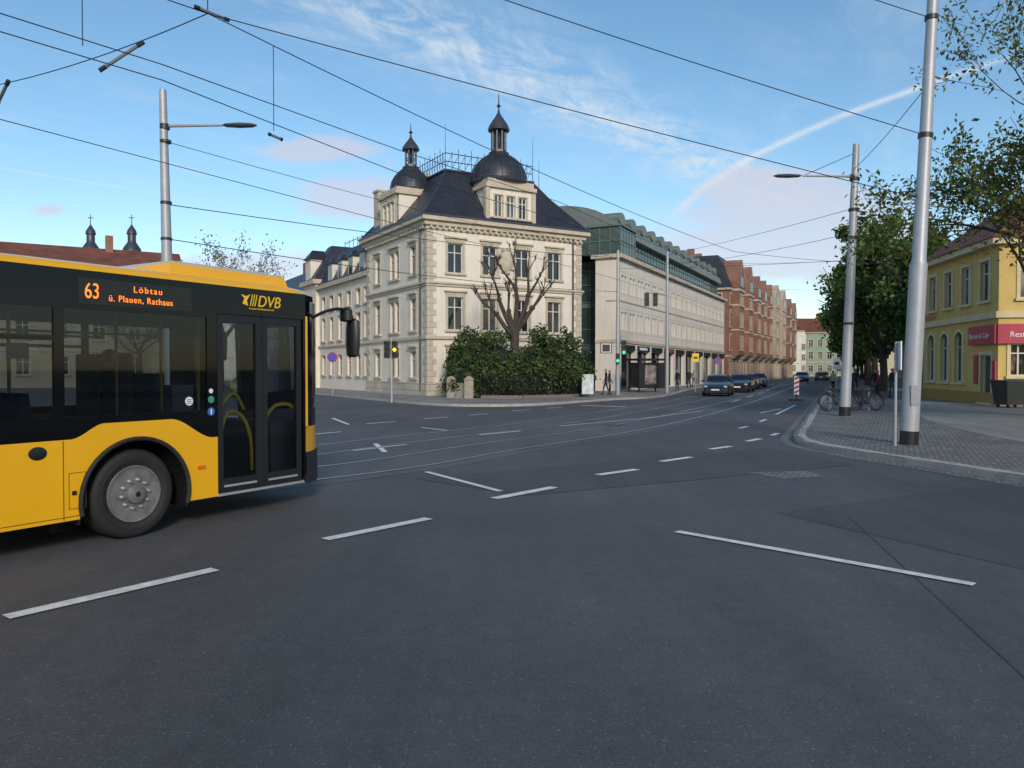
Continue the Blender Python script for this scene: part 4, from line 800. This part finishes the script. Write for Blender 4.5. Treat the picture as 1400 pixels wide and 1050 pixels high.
p.add([(-3.4,45.3,.1),(-2.7,44.75,.1),(-2.7,44.75,1.0),(-3.4,45.3,1.0),(-3.3,45.5,.1),(-2.6,44.95,.1),(-2.6,44.95,1.0),(-3.3,45.5,1.0)],[(0,1,2,3),(4,7,6,5),(3,2,6,7)]); g.done()
# ---------------------------------------------------------------- wires
def wire(a,b,sag=.12,r=.010,name='overhead_wire',n=10):
    a=Vector(a);b=Vector(b); P=[]
    for i in range(n+1):
        t=i/n; q=a.lerp(b,t); q.z-=4*sag*t*(1-t); P.append(q)
    g=Group(name); g.part('w',WIREM).tube(P,r,5); g.done()
def poly(pts,r=.008,name='tram_contact_wire'):
    g=Group(name); g.part('w',WIREM).tube(pts,r,5); g.done()
J=(-5.3,13.5,8.0)
ct=[(-14,4.8),(-9,7.3),(-6.1,9.13),(-4.84,10.7),(-2.32,15.7),(1.2,20.5),(7,31),(14,45),(30,81),(60,154)]
poly([(x,y,5.8) for x,y in ct]); poly([(x+.05,y-.12,5.72+ (.25 if y<12 else .5)) for x,y in ct])
ct2=[(-20,6),(-12,10),(-8.2,12.35),(-3.6,20.5),(.5,27),(4.3,33.5),(11,47),(27,83),(57,155)]
poly([(x,y,5.8) for x,y in ct2]); poly([(x,y,6.7) for x,y in ct2[4:]])
wire(J,(-11.3,16.9,8.0)); wire((-11.3,16.9,8),(-20,21.8,8.1)); wire(J,(-9,9.3,8.3)); wire(J,(9.15,17.2,5.6),.05); wire(J,(9.8,34,7.0),.25); wire((9.8,34,7),(22,45,8))
wire((-5.7,11.9,9.4),(9.25,17.2,7.0),.1); wire((0,14.4,11.0),(9.3,17.2,9.6),.05)
wire((-10.2,22.7,8.5),(6.95,50.5,9.5),.3); wire((-10.2,22.7,6.66),(6.95,50.5,9.1),.2,.014); wire((-10.2,22.7,5.65),(6.95,50.5,6.9),.3,.014)
wire((12.3,27.8,7.6),(11.1,55,10.0),.1); wire((12.2,27.8,6.7),(11.1,55,9.3),.2); wire((12.3,27.8,9.0),(9.3,17.2,8.2),.1); wire((12.3,27.8,6.7),(24,40,7.2),.1); wire((11.1,55,9.5),(28,52,9.5),.3); wire((11.1,55,8),(27,60,8),.2); wire((6.95,50.5,8.4),(16.5,33,6.6),.1)
wire((-4.5,14.6,7.9),(-4.5,14.6,6.3),0,.008,'dropper_wire'); wire((-6.1,11,9),(-6.1,11,6.4),0,.008,'dropper_wire'); wire((-5.3,13.5,9.0),(-5.3,13.5,8.0),0,.010,'dropper_wire')
INS=mat('insulator_grey',(.16,.17,.19),.5)
def insul(a,b):
    g=Group('wire_insulator'); g.part('rod',INS,True).tube([a,b],.028,8); g.part('ends',DARK,True).tube([a,tuple(Vector(a).lerp(Vector(b),.15))],.036,8); g.part('ends',DARK,True).tube([b,tuple(Vector(b).lerp(Vector(a),.15))],.036,8); g.done()
insul((-6.4,12,6.43),(-5.75,12.1,6.92)); insul((-8.6,12.9,6.2),(-8.2,12.6,6.5)); insul((-5.45,13.3,8.03),(-5.0,13.7,7.97)); insul((-4.6,14.6,6.25),(-4.4,14.8,6.2)); insul((8.7,17,5.7),(8.95,17.1,5.65))
# ---------------------------------------------------------------- vegetation
def leafquads(part,C,size,flat=0):
    C=np.asarray(C); n=len(C)
    a=NR.normal(size=(n,3)); a/=np.linalg.norm(a,axis=1)[:,None]; b=np.cross(a,NR.normal(size=(n,3))); b/=np.linalg.norm(b,axis=1)[:,None]
    s=size*NR.uniform(.6,1.3,(n,1))
    V=np.stack([C-a*s,C+b*s*.5,C+a*s,C-b*s*.5],1).reshape(-1,3); b0=len(part.v)
    part.v.extend(map(tuple,V.tolist())); part.f.extend([(b0+4*i,b0+4*i+1,b0+4*i+2,b0+4*i+3) for i in range(n)])
def branch(p,pos,d,L,r,depth,tips,spread=.7,kids=3,up=.15,seg=4,taper=.62,minr=.008):
    pts=[pos.copy()]; rs=[r]; q=pos.copy(); d=d.normalized()
    for i in range(seg):
        d=(d+Vector((R.gauss(0,.13),R.gauss(0,.13),R.gauss(0,.1)+up*.3))).normalized(); q=q+d*L/seg; pts.append(q.copy()); rs.append(max(minr,r*(1-(1-taper)*(i+1)/seg)))
        if depth<=1: tips.append((q.copy(),d.copy()))
    p.tube(pts,rs,6 if depth>1 else 4,cap=False)
    if depth<=0: return
    for k in range(kids):
        t=R.uniform(.45,1) if k else 1; i=min(seg,max(1,round(t*seg))); s=pts[i]
        nd=(d+Vector((R.gauss(0,spread),R.gauss(0,spread),R.gauss(0,spread*.7)+up))).normalized()
        branch(p,s,nd,L*R.uniform(.6,.85),rs[i]*R.uniform(.55,.75),depth-1,tips,spread,kids,up,seg,taper,minr)
LG1=leafmat('leaves_chestnut',(.035,.075,.018),(.12,.19,.045),.3); LG2=leafmat('leaves_sparse',(.06,.085,.018),(.17,.19,.045),.35); LH=leafmat('leaves_hedge',(.022,.045,.016),(.10,.14,.045),.15); LB=leafmat('blossom',(.35,.33,.30),(.16,.17,.12),.3)
def crown_tree(name,loc,H,Rr,n=9000,size=.2,lm=LG1,trunk=2.6):
    g=Group(name,loc); p=g.part('trunk',BARK,True); tips=[]
    p.tube([(0,0,0),(.05,0,trunk*.5),(0,.05,trunk)],[.36,.28,.26],10)
    for k in range(6):
        a=k*1.05+R.random(); branch(p,Vector((0,0,trunk*R.uniform(.8,1.1))),Vector((math.cos(a)*.8,math.sin(a)*.8,1.0+R.random())),H*.3,.15,2,tips)
    C=[]; cl=[]
    for k in range(90):
        while True:
            v=Vector((R.uniform(-1,1),R.uniform(-1,1),R.uniform(-1,1)))
            if .35<v.length<1: break
        s=R.uniform(.8,1.08); cl.append((Vector((v.x*Rr*s,v.y*Rr*s,trunk+(H-trunk)*(.5+.5*v.z*s))),R.uniform(.5,1.15)*Rr*.21))
    for c,rr in cl:
        m=n//90; q=NR.normal(size=(m,3))*rr*.55; C.append(q+np.array(c))
    leafquads(g.part('foliage',lm),np.vstack(C),size); g.done()
crown_tree('chestnut_tree',(29.0,60),14.2,4.6,17000,.22,trunk=3)
crown_tree('chestnut_tree',(33.5,71),14.0,4.2,10000,.24,trunk=3); crown_tree('chestnut_tree',(38.5,83),14,4.6,9000,.27,trunk=3); crown_tree('chestnut_tree',(45,97),14,5,8000,.3,trunk=3)
crown_tree('chestnut_tree',(52.5,114),13.5,5,8000,.32,trunk=3); crown_tree('chestnut_tree',(61,134),13,5,6000,.36,trunk=3); crown_tree('chestnut_tree',(28.2,51.5),12,3.7,13000,.2,trunk=3)
crown_tree('chestnut_tree',(72,160),12,5.5,5000,.45,trunk=3)
def sparse(name,loc,H,spreadL,lean,kids,depth,lpt,size,lm,rad=.3,trunk=3.0,nb=6,jit=.16,dirs=None,up=.12):
    g=Group(name,loc); p=g.part('trunk',BARK,True); tips=[]
    p.tube([(0,0,0),(.05,0,trunk*.5),(0,.05,trunk)],[rad*1.2,rad,rad*.85],10)
    for k in range(nb):
        a=k*2*math.pi/nb+R.random()*.6
        dd=Vector((math.cos(a)+lean[0],math.sin(a)+lean[1],R.uniform(.5,1.5))) if not dirs else Vector(dirs[k%len(dirs)])
        branch(p,Vector((0,0,trunk*R.uniform(.8,1.05))),dd,spreadL*(1 if not dirs else dd.length),rad*.45,depth,tips,.55,kids,up)
    C=[]
    for t,d in tips:
        m=NR.poisson(lpt)
        if m: C.append(np.array(t)+NR.normal(size=(m,3))*jit)
    leafquads(g.part('foliage',lm),np.vstack(C),size); g.done()
R=random.Random(21)
sparse('spring_leaf_tree',(19.6,24.0),11,2.75,(0,0),3,4,6.0,.085,LG2,.36,3.6,11,.2,dirs=[(-1,-.2,.35),(-.9,.3,.75),(-.6,-.3,1.1),(-.2,.2,1.35),(.3,-.1,1.3),(.8,.4,.8),(.9,-.4,.6),(-1.0,.1,.2),(-.3,-.9,.7),(0,.9,.8),(-.75,-.5,.9)],up=.07)
R=random.Random(5)
sparse('blossom_tree',(-23.5,62),10,3.4,(0,0),3,3,5,.13,LB,.2,4,6,.3)
sparse('blossom_tree',(-32,66),9,3.0,(0,0),3,3,4,.13,LB,.2,3.4,6,.3)
g=Group('pollarded_tree',(.2,46.4)); p=g.part('trunk',BARK,True)
p.tube([(0,0,0),(.08,0,1.6),(-.05,0,3.2),(0,0,4.2)],[.36,.3,.27,.25],12)
R=random.Random(3)
def pol(pos,d,L,r,dep):
    pts=[pos];rs=[r];q=pos
    for i in range(4):
        d=(d+Vector((R.gauss(0,.12),R.gauss(0,.1),.10+R.gauss(0,.06)))).normalized(); q=q+d*L/4; pts.append(q); rs.append(r*(1-.09*(i+1))*(1+R.uniform(-.08,.1)))
    p.tube(pts,rs,8); p.lathe([(rs[-1]*.7,-.12),(rs[-1]*1.45,0),(rs[-1]*1.2,.14),(.02,.2)],8,Matrix.Translation(q))
    if dep>0:
        for k in range(2 if dep>1 else 3):
            branch_d=(d+Vector((R.gauss(0,.5),R.gauss(0,.4),.35))).normalized(); pol(q,branch_d,L*.64,rs[-1]*.7,dep-1)
    else:
        for k in range(5): 
            e=(d+Vector((R.gauss(0,.5),R.gauss(0,.5),.3))).normalized(); p.tube([q,q+e*R.uniform(.2,.55)],[.022,.008],4)
for dx,L in ((-1.2,1.8),(-.5,2.4),(.1,2.6),(.6,2.3),(1.25,1.8),(-.3,1.6)): pol(Vector((0,0,3.6+R.uniform(0,.6))),Vector((dx,R.uniform(-.5,.5),1.2)),L,.17,2)
g.done()
g=Group('evergreen_hedge'); core=g.part('dark_core_filler',mat('hedge_core',(.010,.018,.008),.95)); fo=g.part('foliage',LH); C=[]  # core: added solid dark filler behind the leaves, so the hedge isn't see-through
HB=[(-3.0,47.2,1.9,1.25),(-1.9,46.8,2.5,1.5),(-.9,46.6,2.1,1.4),(-2.6,46.0,1.2,1.0),(.3,46.6,1.5,1.2),(1.4,46.9,2.1,1.4),(2.5,47.6,2.55,1.5),(3.5,48.4,2.1,1.3),(.2,45.7,1.0,.9),(1.6,46.2,1.2,1.0),(3.0,47.0,1.3,1.0),(-1.4,45.6,1.1,.9),(4.1,48.9,1.3,.9)]
for x,y,zc,r in HB:
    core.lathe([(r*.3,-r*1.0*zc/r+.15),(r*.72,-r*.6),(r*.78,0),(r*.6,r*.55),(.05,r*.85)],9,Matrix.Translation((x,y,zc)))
    for k in range(46):
        v=Vector((R.gauss(0,1),R.gauss(0,1),R.gauss(0,1))).normalized(); rr=r*R.uniform(.78,1.16); c=np.array((x+v.x*rr,y+v.y*rr,max(.25,zc+v.z*(zc-.1 if v.z<0 else rr*1.25))))
        C.append(c+NR.normal(size=(60,3))*.17)
leafquads(fo,np.vstack(C),.12); g.done()
# ---------------------------------------------------------------- bicycles
def bike(loc,ang,lean=.1):
    g=Group('parked_bicycle',loc,ang); t=g.part('tyres',BLACK,True); f=g.part('frame',DARK,True)
    Lr=lambda x,z,y=0:(x,y+z*lean,z)
    for cx in (-.52,.52):
        t.tube([Lr(cx+.33*math.cos(a),.35+.33*math.sin(a)) for a in [i*math.pi/12 for i in range(25)]],.022,6)
        for k in range(12): a=k*math.pi/6; g.part('spokes',POLE).tube([Lr(cx,.35),Lr(cx+.32*math.cos(a),.35+.32*math.sin(a))],.003,3)
    for a,b in (((-.52,.35),(-.08,.30)),((-.08,.30),(-.22,.85)),((-.52,.35),(-.2,.78)),((-.2,.78),(.33,.82)),((-.08,.30),(.36,.72)),((.52,.35),(.32,.92))): f.tube([Lr(*a),Lr(*b)],.02,6)
    f.tube([Lr(.32,.92),Lr(.30,1.02)],.015,6); f.tube([Lr(.22,1.04,-.27),Lr(.32,1.03,-.08),Lr(.32,1.03,.08),Lr(.22,1.04,.27)],.014,6)
    f.frust((-.36,-.08,-.07+.085,.07+.085,.86),(-.34,-.10,-.06+.085,.06+.085,.92)); f.tube([Lr(-.08,.30,-.1),Lr(-.08,.30,.1)],.05,8); f.tube([Lr(-.6,.78),Lr(-.2,.72)],.012,5)
    g.part('rear_mudguard',DARK).tube([Lr(-.52+.37*math.cos(a),.35+.37*math.sin(a)) for a in [.6+i*.25 for i in range(9)]],.015,4)
    g.done()
bike((13.1,30.8,.12),.25); bike((14.2,31.0,.12),.1,-.1); bike((13.8,32.3,.12),2.9); bike((14.7,31.8,.12),.35)
g=Group('bicycle_rack'); 
for x in (12.9,13.7,14.5): g.part('r',POLE,True).tube(catmull([(x,31.2,.12),(x,31.2,.8),(x+.1,31.4,.88),(x+.3,31.8,.88),(x+.4,32,.8),(x+.4,32,.12)],4),.025,8)
g.done()
# ---------------------------------------------------------------- people
SKIN=mat('skin',(.45,.27,.19),.6); HAIR=mat('hair',(.04,.025,.015),.7); SHOE=mat('shoe',(.03,.03,.03),.6)
def person(loc,ang,top,leg,stride=.15,h=1.72,bag=False,fem=False,name='pedestrian'):
    vs=[];es=[];rs=[]
    def v(p,r,par=None):
        vs.append(p); rs.append(r if isinstance(r,tuple) else (r,r))
        if par is not None: es.append((par,len(vs)-1))
        return len(vs)-1
    w=.155 if fem else .175
    pe=v((0,0,.96),(.13,.10)); sp=v((0,-.01,1.14),(.12,.095),pe); ch=v((0,0,1.33),(.155,.11),sp); nb=v((0,0,1.46),(.07,.065),ch); nk=v((0,.005,1.52),.052,nb)
    h1=v((0,.02,1.58),(.068,.078),nk); h2=v((0,.02,1.65),(.076,.092),h1); h3=v((0,.005,1.71),(.055,.06),h2); v((0,.118,1.615),.014,h1)
    for s in (-1,1):
        v((s*.082,.01,1.62),.014,h1)
        sh=v((s*w,0,1.41),.058,ch); sw=-s*stride
        el=v((s*(w+.05),sw*.35-.03,1.13),.043,sh); wr=v((s*(w+.055),sw*.9+.08,.90),.028,el); pa=v((s*(w+.05),sw*.9+.11,.83),(.022,.036),wr)
        for k,(dy,l) in enumerate(((-.025,.065),(-.009,.078),(.008,.082),(.024,.074))):
            a=v((s*(w+.048),sw*.9+.115+dy,.80),.0085,pa); b=v((s*(w+.04),sw*.9+.125+dy,.80-l*.5),.0085,a); v((s*(w+.028),sw*.9+.128+dy,.80-l),.007,b)
        a=v((s*(w+.03),sw*.9+.145,.84),.010,pa); v((s*(w+.02),sw*.9+.165,.80),.009,a)
        hp=v((s*.085,0,.90),(.092,.095),pe); kn=v((s*.095,s*stride*.75+.04,.50),.060,hp); an=v((s*.095,s*stride*1.5-.02,.10),.040,kn); v((s*.105,s*stride*1.5+.15,.045),.036,an); v((s*.095,s*stride*1.5-.06,.045),.034,an)
    me=bpy.data.meshes.new('p'); me.from_pydata(vs,es,[]); o=bpy.data.objects.new('tmp',me); sc.collection.objects.link(o)
    mo=o.modifiers.new('s','SKIN'); 
    if not me.skin_vertices: 
        bm=__import__('bmesh').new(); bm.from_mesh(me); bm.verts.layers.skin.verify(); bm.to_mesh(me); bm.free()
    sv=me.skin_vertices[0].data
    for i,r in enumerate(rs): sv[i].radius=r
    sv[0].use_root=True
    o.modifiers.new('b','SUBSURF').levels=1
    dg=bpy.context.evaluated_depsgraph_get(); m2=bpy.data.meshes.new_from_object(o.evaluated_get(dg)); bpy.data.objects.remove(o)
    for m in (top,leg,SKIN,HAIR,SHOE): m2.materials.append(m)
    for f in m2.polygons:
        c=f.center; f.use_smooth=True
        if c.z<.085: i=4
        elif c.z>1.5: i=3 if (c.z>1.685 or c.y<.0 and c.z>1.55) else 2
        elif c.z<.885 and abs(c.x)>w+.01: i=2
        elif c.z<.93: i=1
        else: i=0
        f.material_index=i
    b=bpy.data.objects.new('body',m2); sc.collection.objects.link(b); s=h/1.76
    e=bpy.data.objects.new(name,None); sc.collection.objects.link(e); e.location=loc; e.rotation_euler=(0,0,ang); b.parent=e; b.scale=(s,s,s)
    if bag:
        g=Part(mat('backpack',(.12,.02,.02),.8),True); g.frust((-.14,.14,-.26,-.1,1.05),(-.11,.11,-.22,-.1,1.42)); mm=bpy.data.meshes.new('backpack'); mm.from_pydata(g.v,[],g.f); mm.materials.append(g.m); q=bpy.data.objects.new('backpack',mm); sc.collection.objects.link(q); q.parent=e
J1=mat('jacket_navy',(.02,.025,.045),.8);J2=mat('jacket_black',(.015,.015,.016),.8);J3=mat('jacket_red',(.35,.03,.03),.8);J4=mat('coat_beige',(.35,.28,.2),.8);T1=mat('jeans',(.04,.06,.11),.8);T2=mat('trousers_black',(.02,.02,.022),.8)
person((6.15,50.2,.12),math.pi/2*1.0,J2,T1,.14,1.76); person((6.5,51.2,.12),-1.9,J1,T2,.05,1.7,fem=True)
person((15.2,66,.12),2.6,J2,T2,.13); person((16.6,70,.12),2.6,J4,T1,.1,fem=True); person((12.6,58.5,.12),2.2,J1,T1,.02)
person((21.6,49,.12),2.8,J2,T2,.12,bag=True); person((22.6,50.5,.12),-.4,J1,T1,.1,1.78); person((23.6,49.5,.12),1.2,J3,T2,.03,1.66,fem=True); person((24.6,52,.12),3,J2,T1,.13); person((23.0,55,.12),0,J4,T2,.1,1.65,fem=True)
person((22.4,45.2,.12),2.0,J2,T1,.04,1.8)
person((-5.3,7.75,.36),2.2,J4,T1,.03,1.7,name='bus_passenger'); person((-4.9,9.3,.36),-.6,J2,T2,.02,1.74,name='bus_passenger')
# ---------------------------------------------------------------- sky
w=bpy.data.worlds.new('World'); sc.world=w; w.use_nodes=True; nt=w.node_tree; L=nt.links.new
bg=nt.nodes['Background']; sky=_n(nt,'ShaderNodeTexSky',sky_type='NISHITA'); sky.sun_disc=False
EL=math.radians(25); AZ=math.radians(168)
sky.sun_elevation=EL; sky.sun_rotation=AZ; sky.air_density=1.0; sky.dust_density=.5; sky.ozone_density=1.6
def Mt(op,*a,clamp=False):
    n=_n(nt,'ShaderNodeMath',operation=op); n.use_clamp=clamp
    for i,x in enumerate(a):
        if isinstance(x,(int,float)): n.inputs[i].default_value=x
        else: L(x,n.inputs[i])
    return n.outputs[0]
def comb(x,y,z=0):
    n=_n(nt,'ShaderNodeCombineXYZ')
    for i,s in enumerate((x,y,z)):
        if isinstance(s,(int,float)): n.inputs[i].default_value=s
        else: L(s,n.inputs[i])
    return n.outputs[0]
def noise(vec,s,d=6,r=.6,dist=0):
    n=_n(nt,'ShaderNodeTexNoise'); n.inputs['Scale'].default_value=s; n.inputs['Detail'].default_value=d; n.inputs['Roughness'].default_value=r; n.inputs['Distortion'].default_value=dist; L(vec,n.inputs[0]); return n.outputs['Fac']
def rg(s,a,b,c=0,d=1):
    n=_n(nt,'ShaderNodeMapRange',interpolation_type='SMOOTHSTEP'); n.inputs[1].default_value=a;n.inputs[2].default_value=b;n.inputs[3].default_value=c;n.inputs[4].default_value=d; L(s,n.inputs[0]); return n.outputs[0]
tc=_n(nt,'ShaderNodeTexCoord'); se=_n(nt,'ShaderNodeSeparateXYZ'); L(tc.outputs['Generated'],se.inputs[0]); X,Y_,Z=se.outputs
zz=Mt('MAXIMUM',Z,.02); qx=Mt('DIVIDE',X,zz); qy=Mt('DIVIDE',Y_,zz)
ax=Mt('ADD',qx,.44); ay=Mt('SUBTRACT',qy,2.08)
al=Mt('ADD',Mt('MULTIPLY',ax,.628),Mt('MULTIPLY',ay,.778)); pe=Mt('SUBTRACT',Mt('MULTIPLY',ax,.778),Mt('MULTIPLY',ay,.628))
def gauss(x,s): return Mt('EXPONENT',Mt('MULTIPLY',Mt('POWER',Mt('ABSOLUTE',Mt('DIVIDE',x,s)),2.0),-1))
bandw=gauss(Mt('ADD',pe,-.02),.23)
n1=noise(comb(Mt('MULTIPLY',al,1.6),Mt('MULTIPLY',pe,3.2)),2.4,9,.66,.9); n2=noise(comb(Mt('ADD',Mt('MULTIPLY',al,3.5),Mt('MULTIPLY',pe,5.0)),Mt('MULTIPLY',pe,1.5)),3,8,.7,.4)
cir=Mt('MULTIPLY',Mt('MULTIPLY',bandw,rg(n1,.32,.68)),rg(n2,.25,.7,.3,1))
front=rg(Y_,0,.1); cir=Mt('MULTIPLY',cir,front); cir=Mt('MULTIPLY',cir,rg(al,3.0,4.2,1,0)); cir=Mt('MULTIPLY',cir,.85)
wisp=Mt('MULTIPLY',rg(noise(comb(Mt('MULTIPLY',al,.8),Mt('MULTIPLY',pe,1.8)),1.6,9,.65,.6),.48,.8),.24)
u3=Mt('MAXIMUM',Mt('DIVIDE',Mt('SUBTRACT',5.0,qy),2.5),0); cx=Mt('ADD',1.05,Mt('MULTIPLY',.53,Mt('POWER',u3,3)))
wob=Mt('MULTIPLY',Mt('SUBTRACT',noise(comb(qx,qy),3,4),.5),.05)
con=gauss(Mt('ADD',Mt('SUBTRACT',qx,cx),wob),.032); con=Mt('MULTIPLY',con,Mt('MULTIPLY',rg(qy,2.4,2.6),rg(qy,4.6,5.4,1,0))); con=Mt('MULTIPLY',con,rg(noise(comb(qx,qy),7,6),.2,.6,.4,.68))
tx=Mt('ADD',qx,2.545); ty=Mt('SUBTRACT',qy,3.82); pl=Mt('SUBTRACT',Mt('MULTIPLY',tx,.739),Mt('MULTIPLY',ty,.673)); c2=Mt('MULTIPLY',gauss(pl,.018),Mt('MULTIPLY',rg(qy,2.5,4.3,.2,1),Mt('MULTIPLY',rg(qy,4.2,4.5,1,0),rg(qx,-1.5,-1.8)))); c2=Mt('MULTIPLY',c2,.45)
high=Mt('MINIMUM',Mt('ADD',Mt('ADD',cir,wisp),Mt('ADD',con,c2)),.9)
yy=Mt('MAXIMUM',Y_,.05); ux=Mt('DIVIDE',X,yy); uz=Mt('DIVIDE',Z,yy); tot=None
for (a,b,sa,sb,k) in ((-.25,.285,.085,.020,1.2),(-.20,.222,.085,.028,1.3),(.39,.19,.13,.045,1.3),(.34,.235,.09,.03,1.1),(.48,.13,.12,.035,1.1),(.28,.15,.12,.03,.9),(-.33,.13,.16,.025,.9),(-.60,.205,.03,.01,.9),(.12,.20,.10,.02,.5),(-.02,.14,.5,.03,.25)):
    q=Mt('MULTIPLY',Mt('MULTIPLY',gauss(Mt('SUBTRACT',ux,a),sa),gauss(Mt('SUBTRACT',uz,b),sb)),k); tot=q if tot is None else Mt('ADD',tot,q)
nl=noise(comb(Mt('MULTIPLY',ux,5),Mt('MULTIPLY',uz,14)),2.2,9,.62,.3)
low=Mt('MULTIPLY',rg(Mt('ADD',Mt('MULTIPLY',tot,.75),Mt('SUBTRACT',nl,.5)),.20,.66),Mt('MULTIPLY',front,.62))
hs=_n(nt,'ShaderNodeHueSaturation'); hs.inputs['Saturation'].default_value=1.14; hs.inputs['Hue'].default_value=.492; hs.inputs['Value'].default_value=1.08; L(sky.outputs[0],hs.inputs['Color'])
m1=_n(nt,'ShaderNodeMix',data_type='RGBA'); L(high,m1.inputs[0]); L(hs.outputs[0],m1.inputs[6]); m1.inputs[7].default_value=(4.9,5.4,5.8,1)
m2=_n(nt,'ShaderNodeMix',data_type='RGBA'); L(low,m2.inputs[0]); L(m1.outputs[2],m2.inputs[6]); m2.inputs[7].default_value=(4.6,4.3,4.8,1)
L(m2.outputs[2],bg.inputs['Color']); bg.inputs['Strength'].default_value=.15
# ---------------------------------------------------------------- sun
sd=bpy.data.lights.new('sun','SUN'); sd.energy=2.5; sd.angle=math.radians(12); sd.color=(1,.89,.75); so=bpy.data.objects.new('sun',sd); sc.collection.objects.link(so)
dirv=Vector((math.sin(AZ)*math.cos(EL),math.cos(AZ)*math.cos(EL),math.sin(EL))); so.rotation_euler=(-dirv).to_track_quat('-Z','Y').to_euler()
# ---------------------------------------------------------------- camera
cd=bpy.data.cameras.new('camera'); cd.sensor_width=36; cd.lens=27; cd.clip_end=4000; co=bpy.data.objects.new('camera',cd); sc.collection.objects.link(co)
co.location=(0,0,1.8); co.rotation_euler=(math.radians(90-1.09),0,0); sc.camera=co
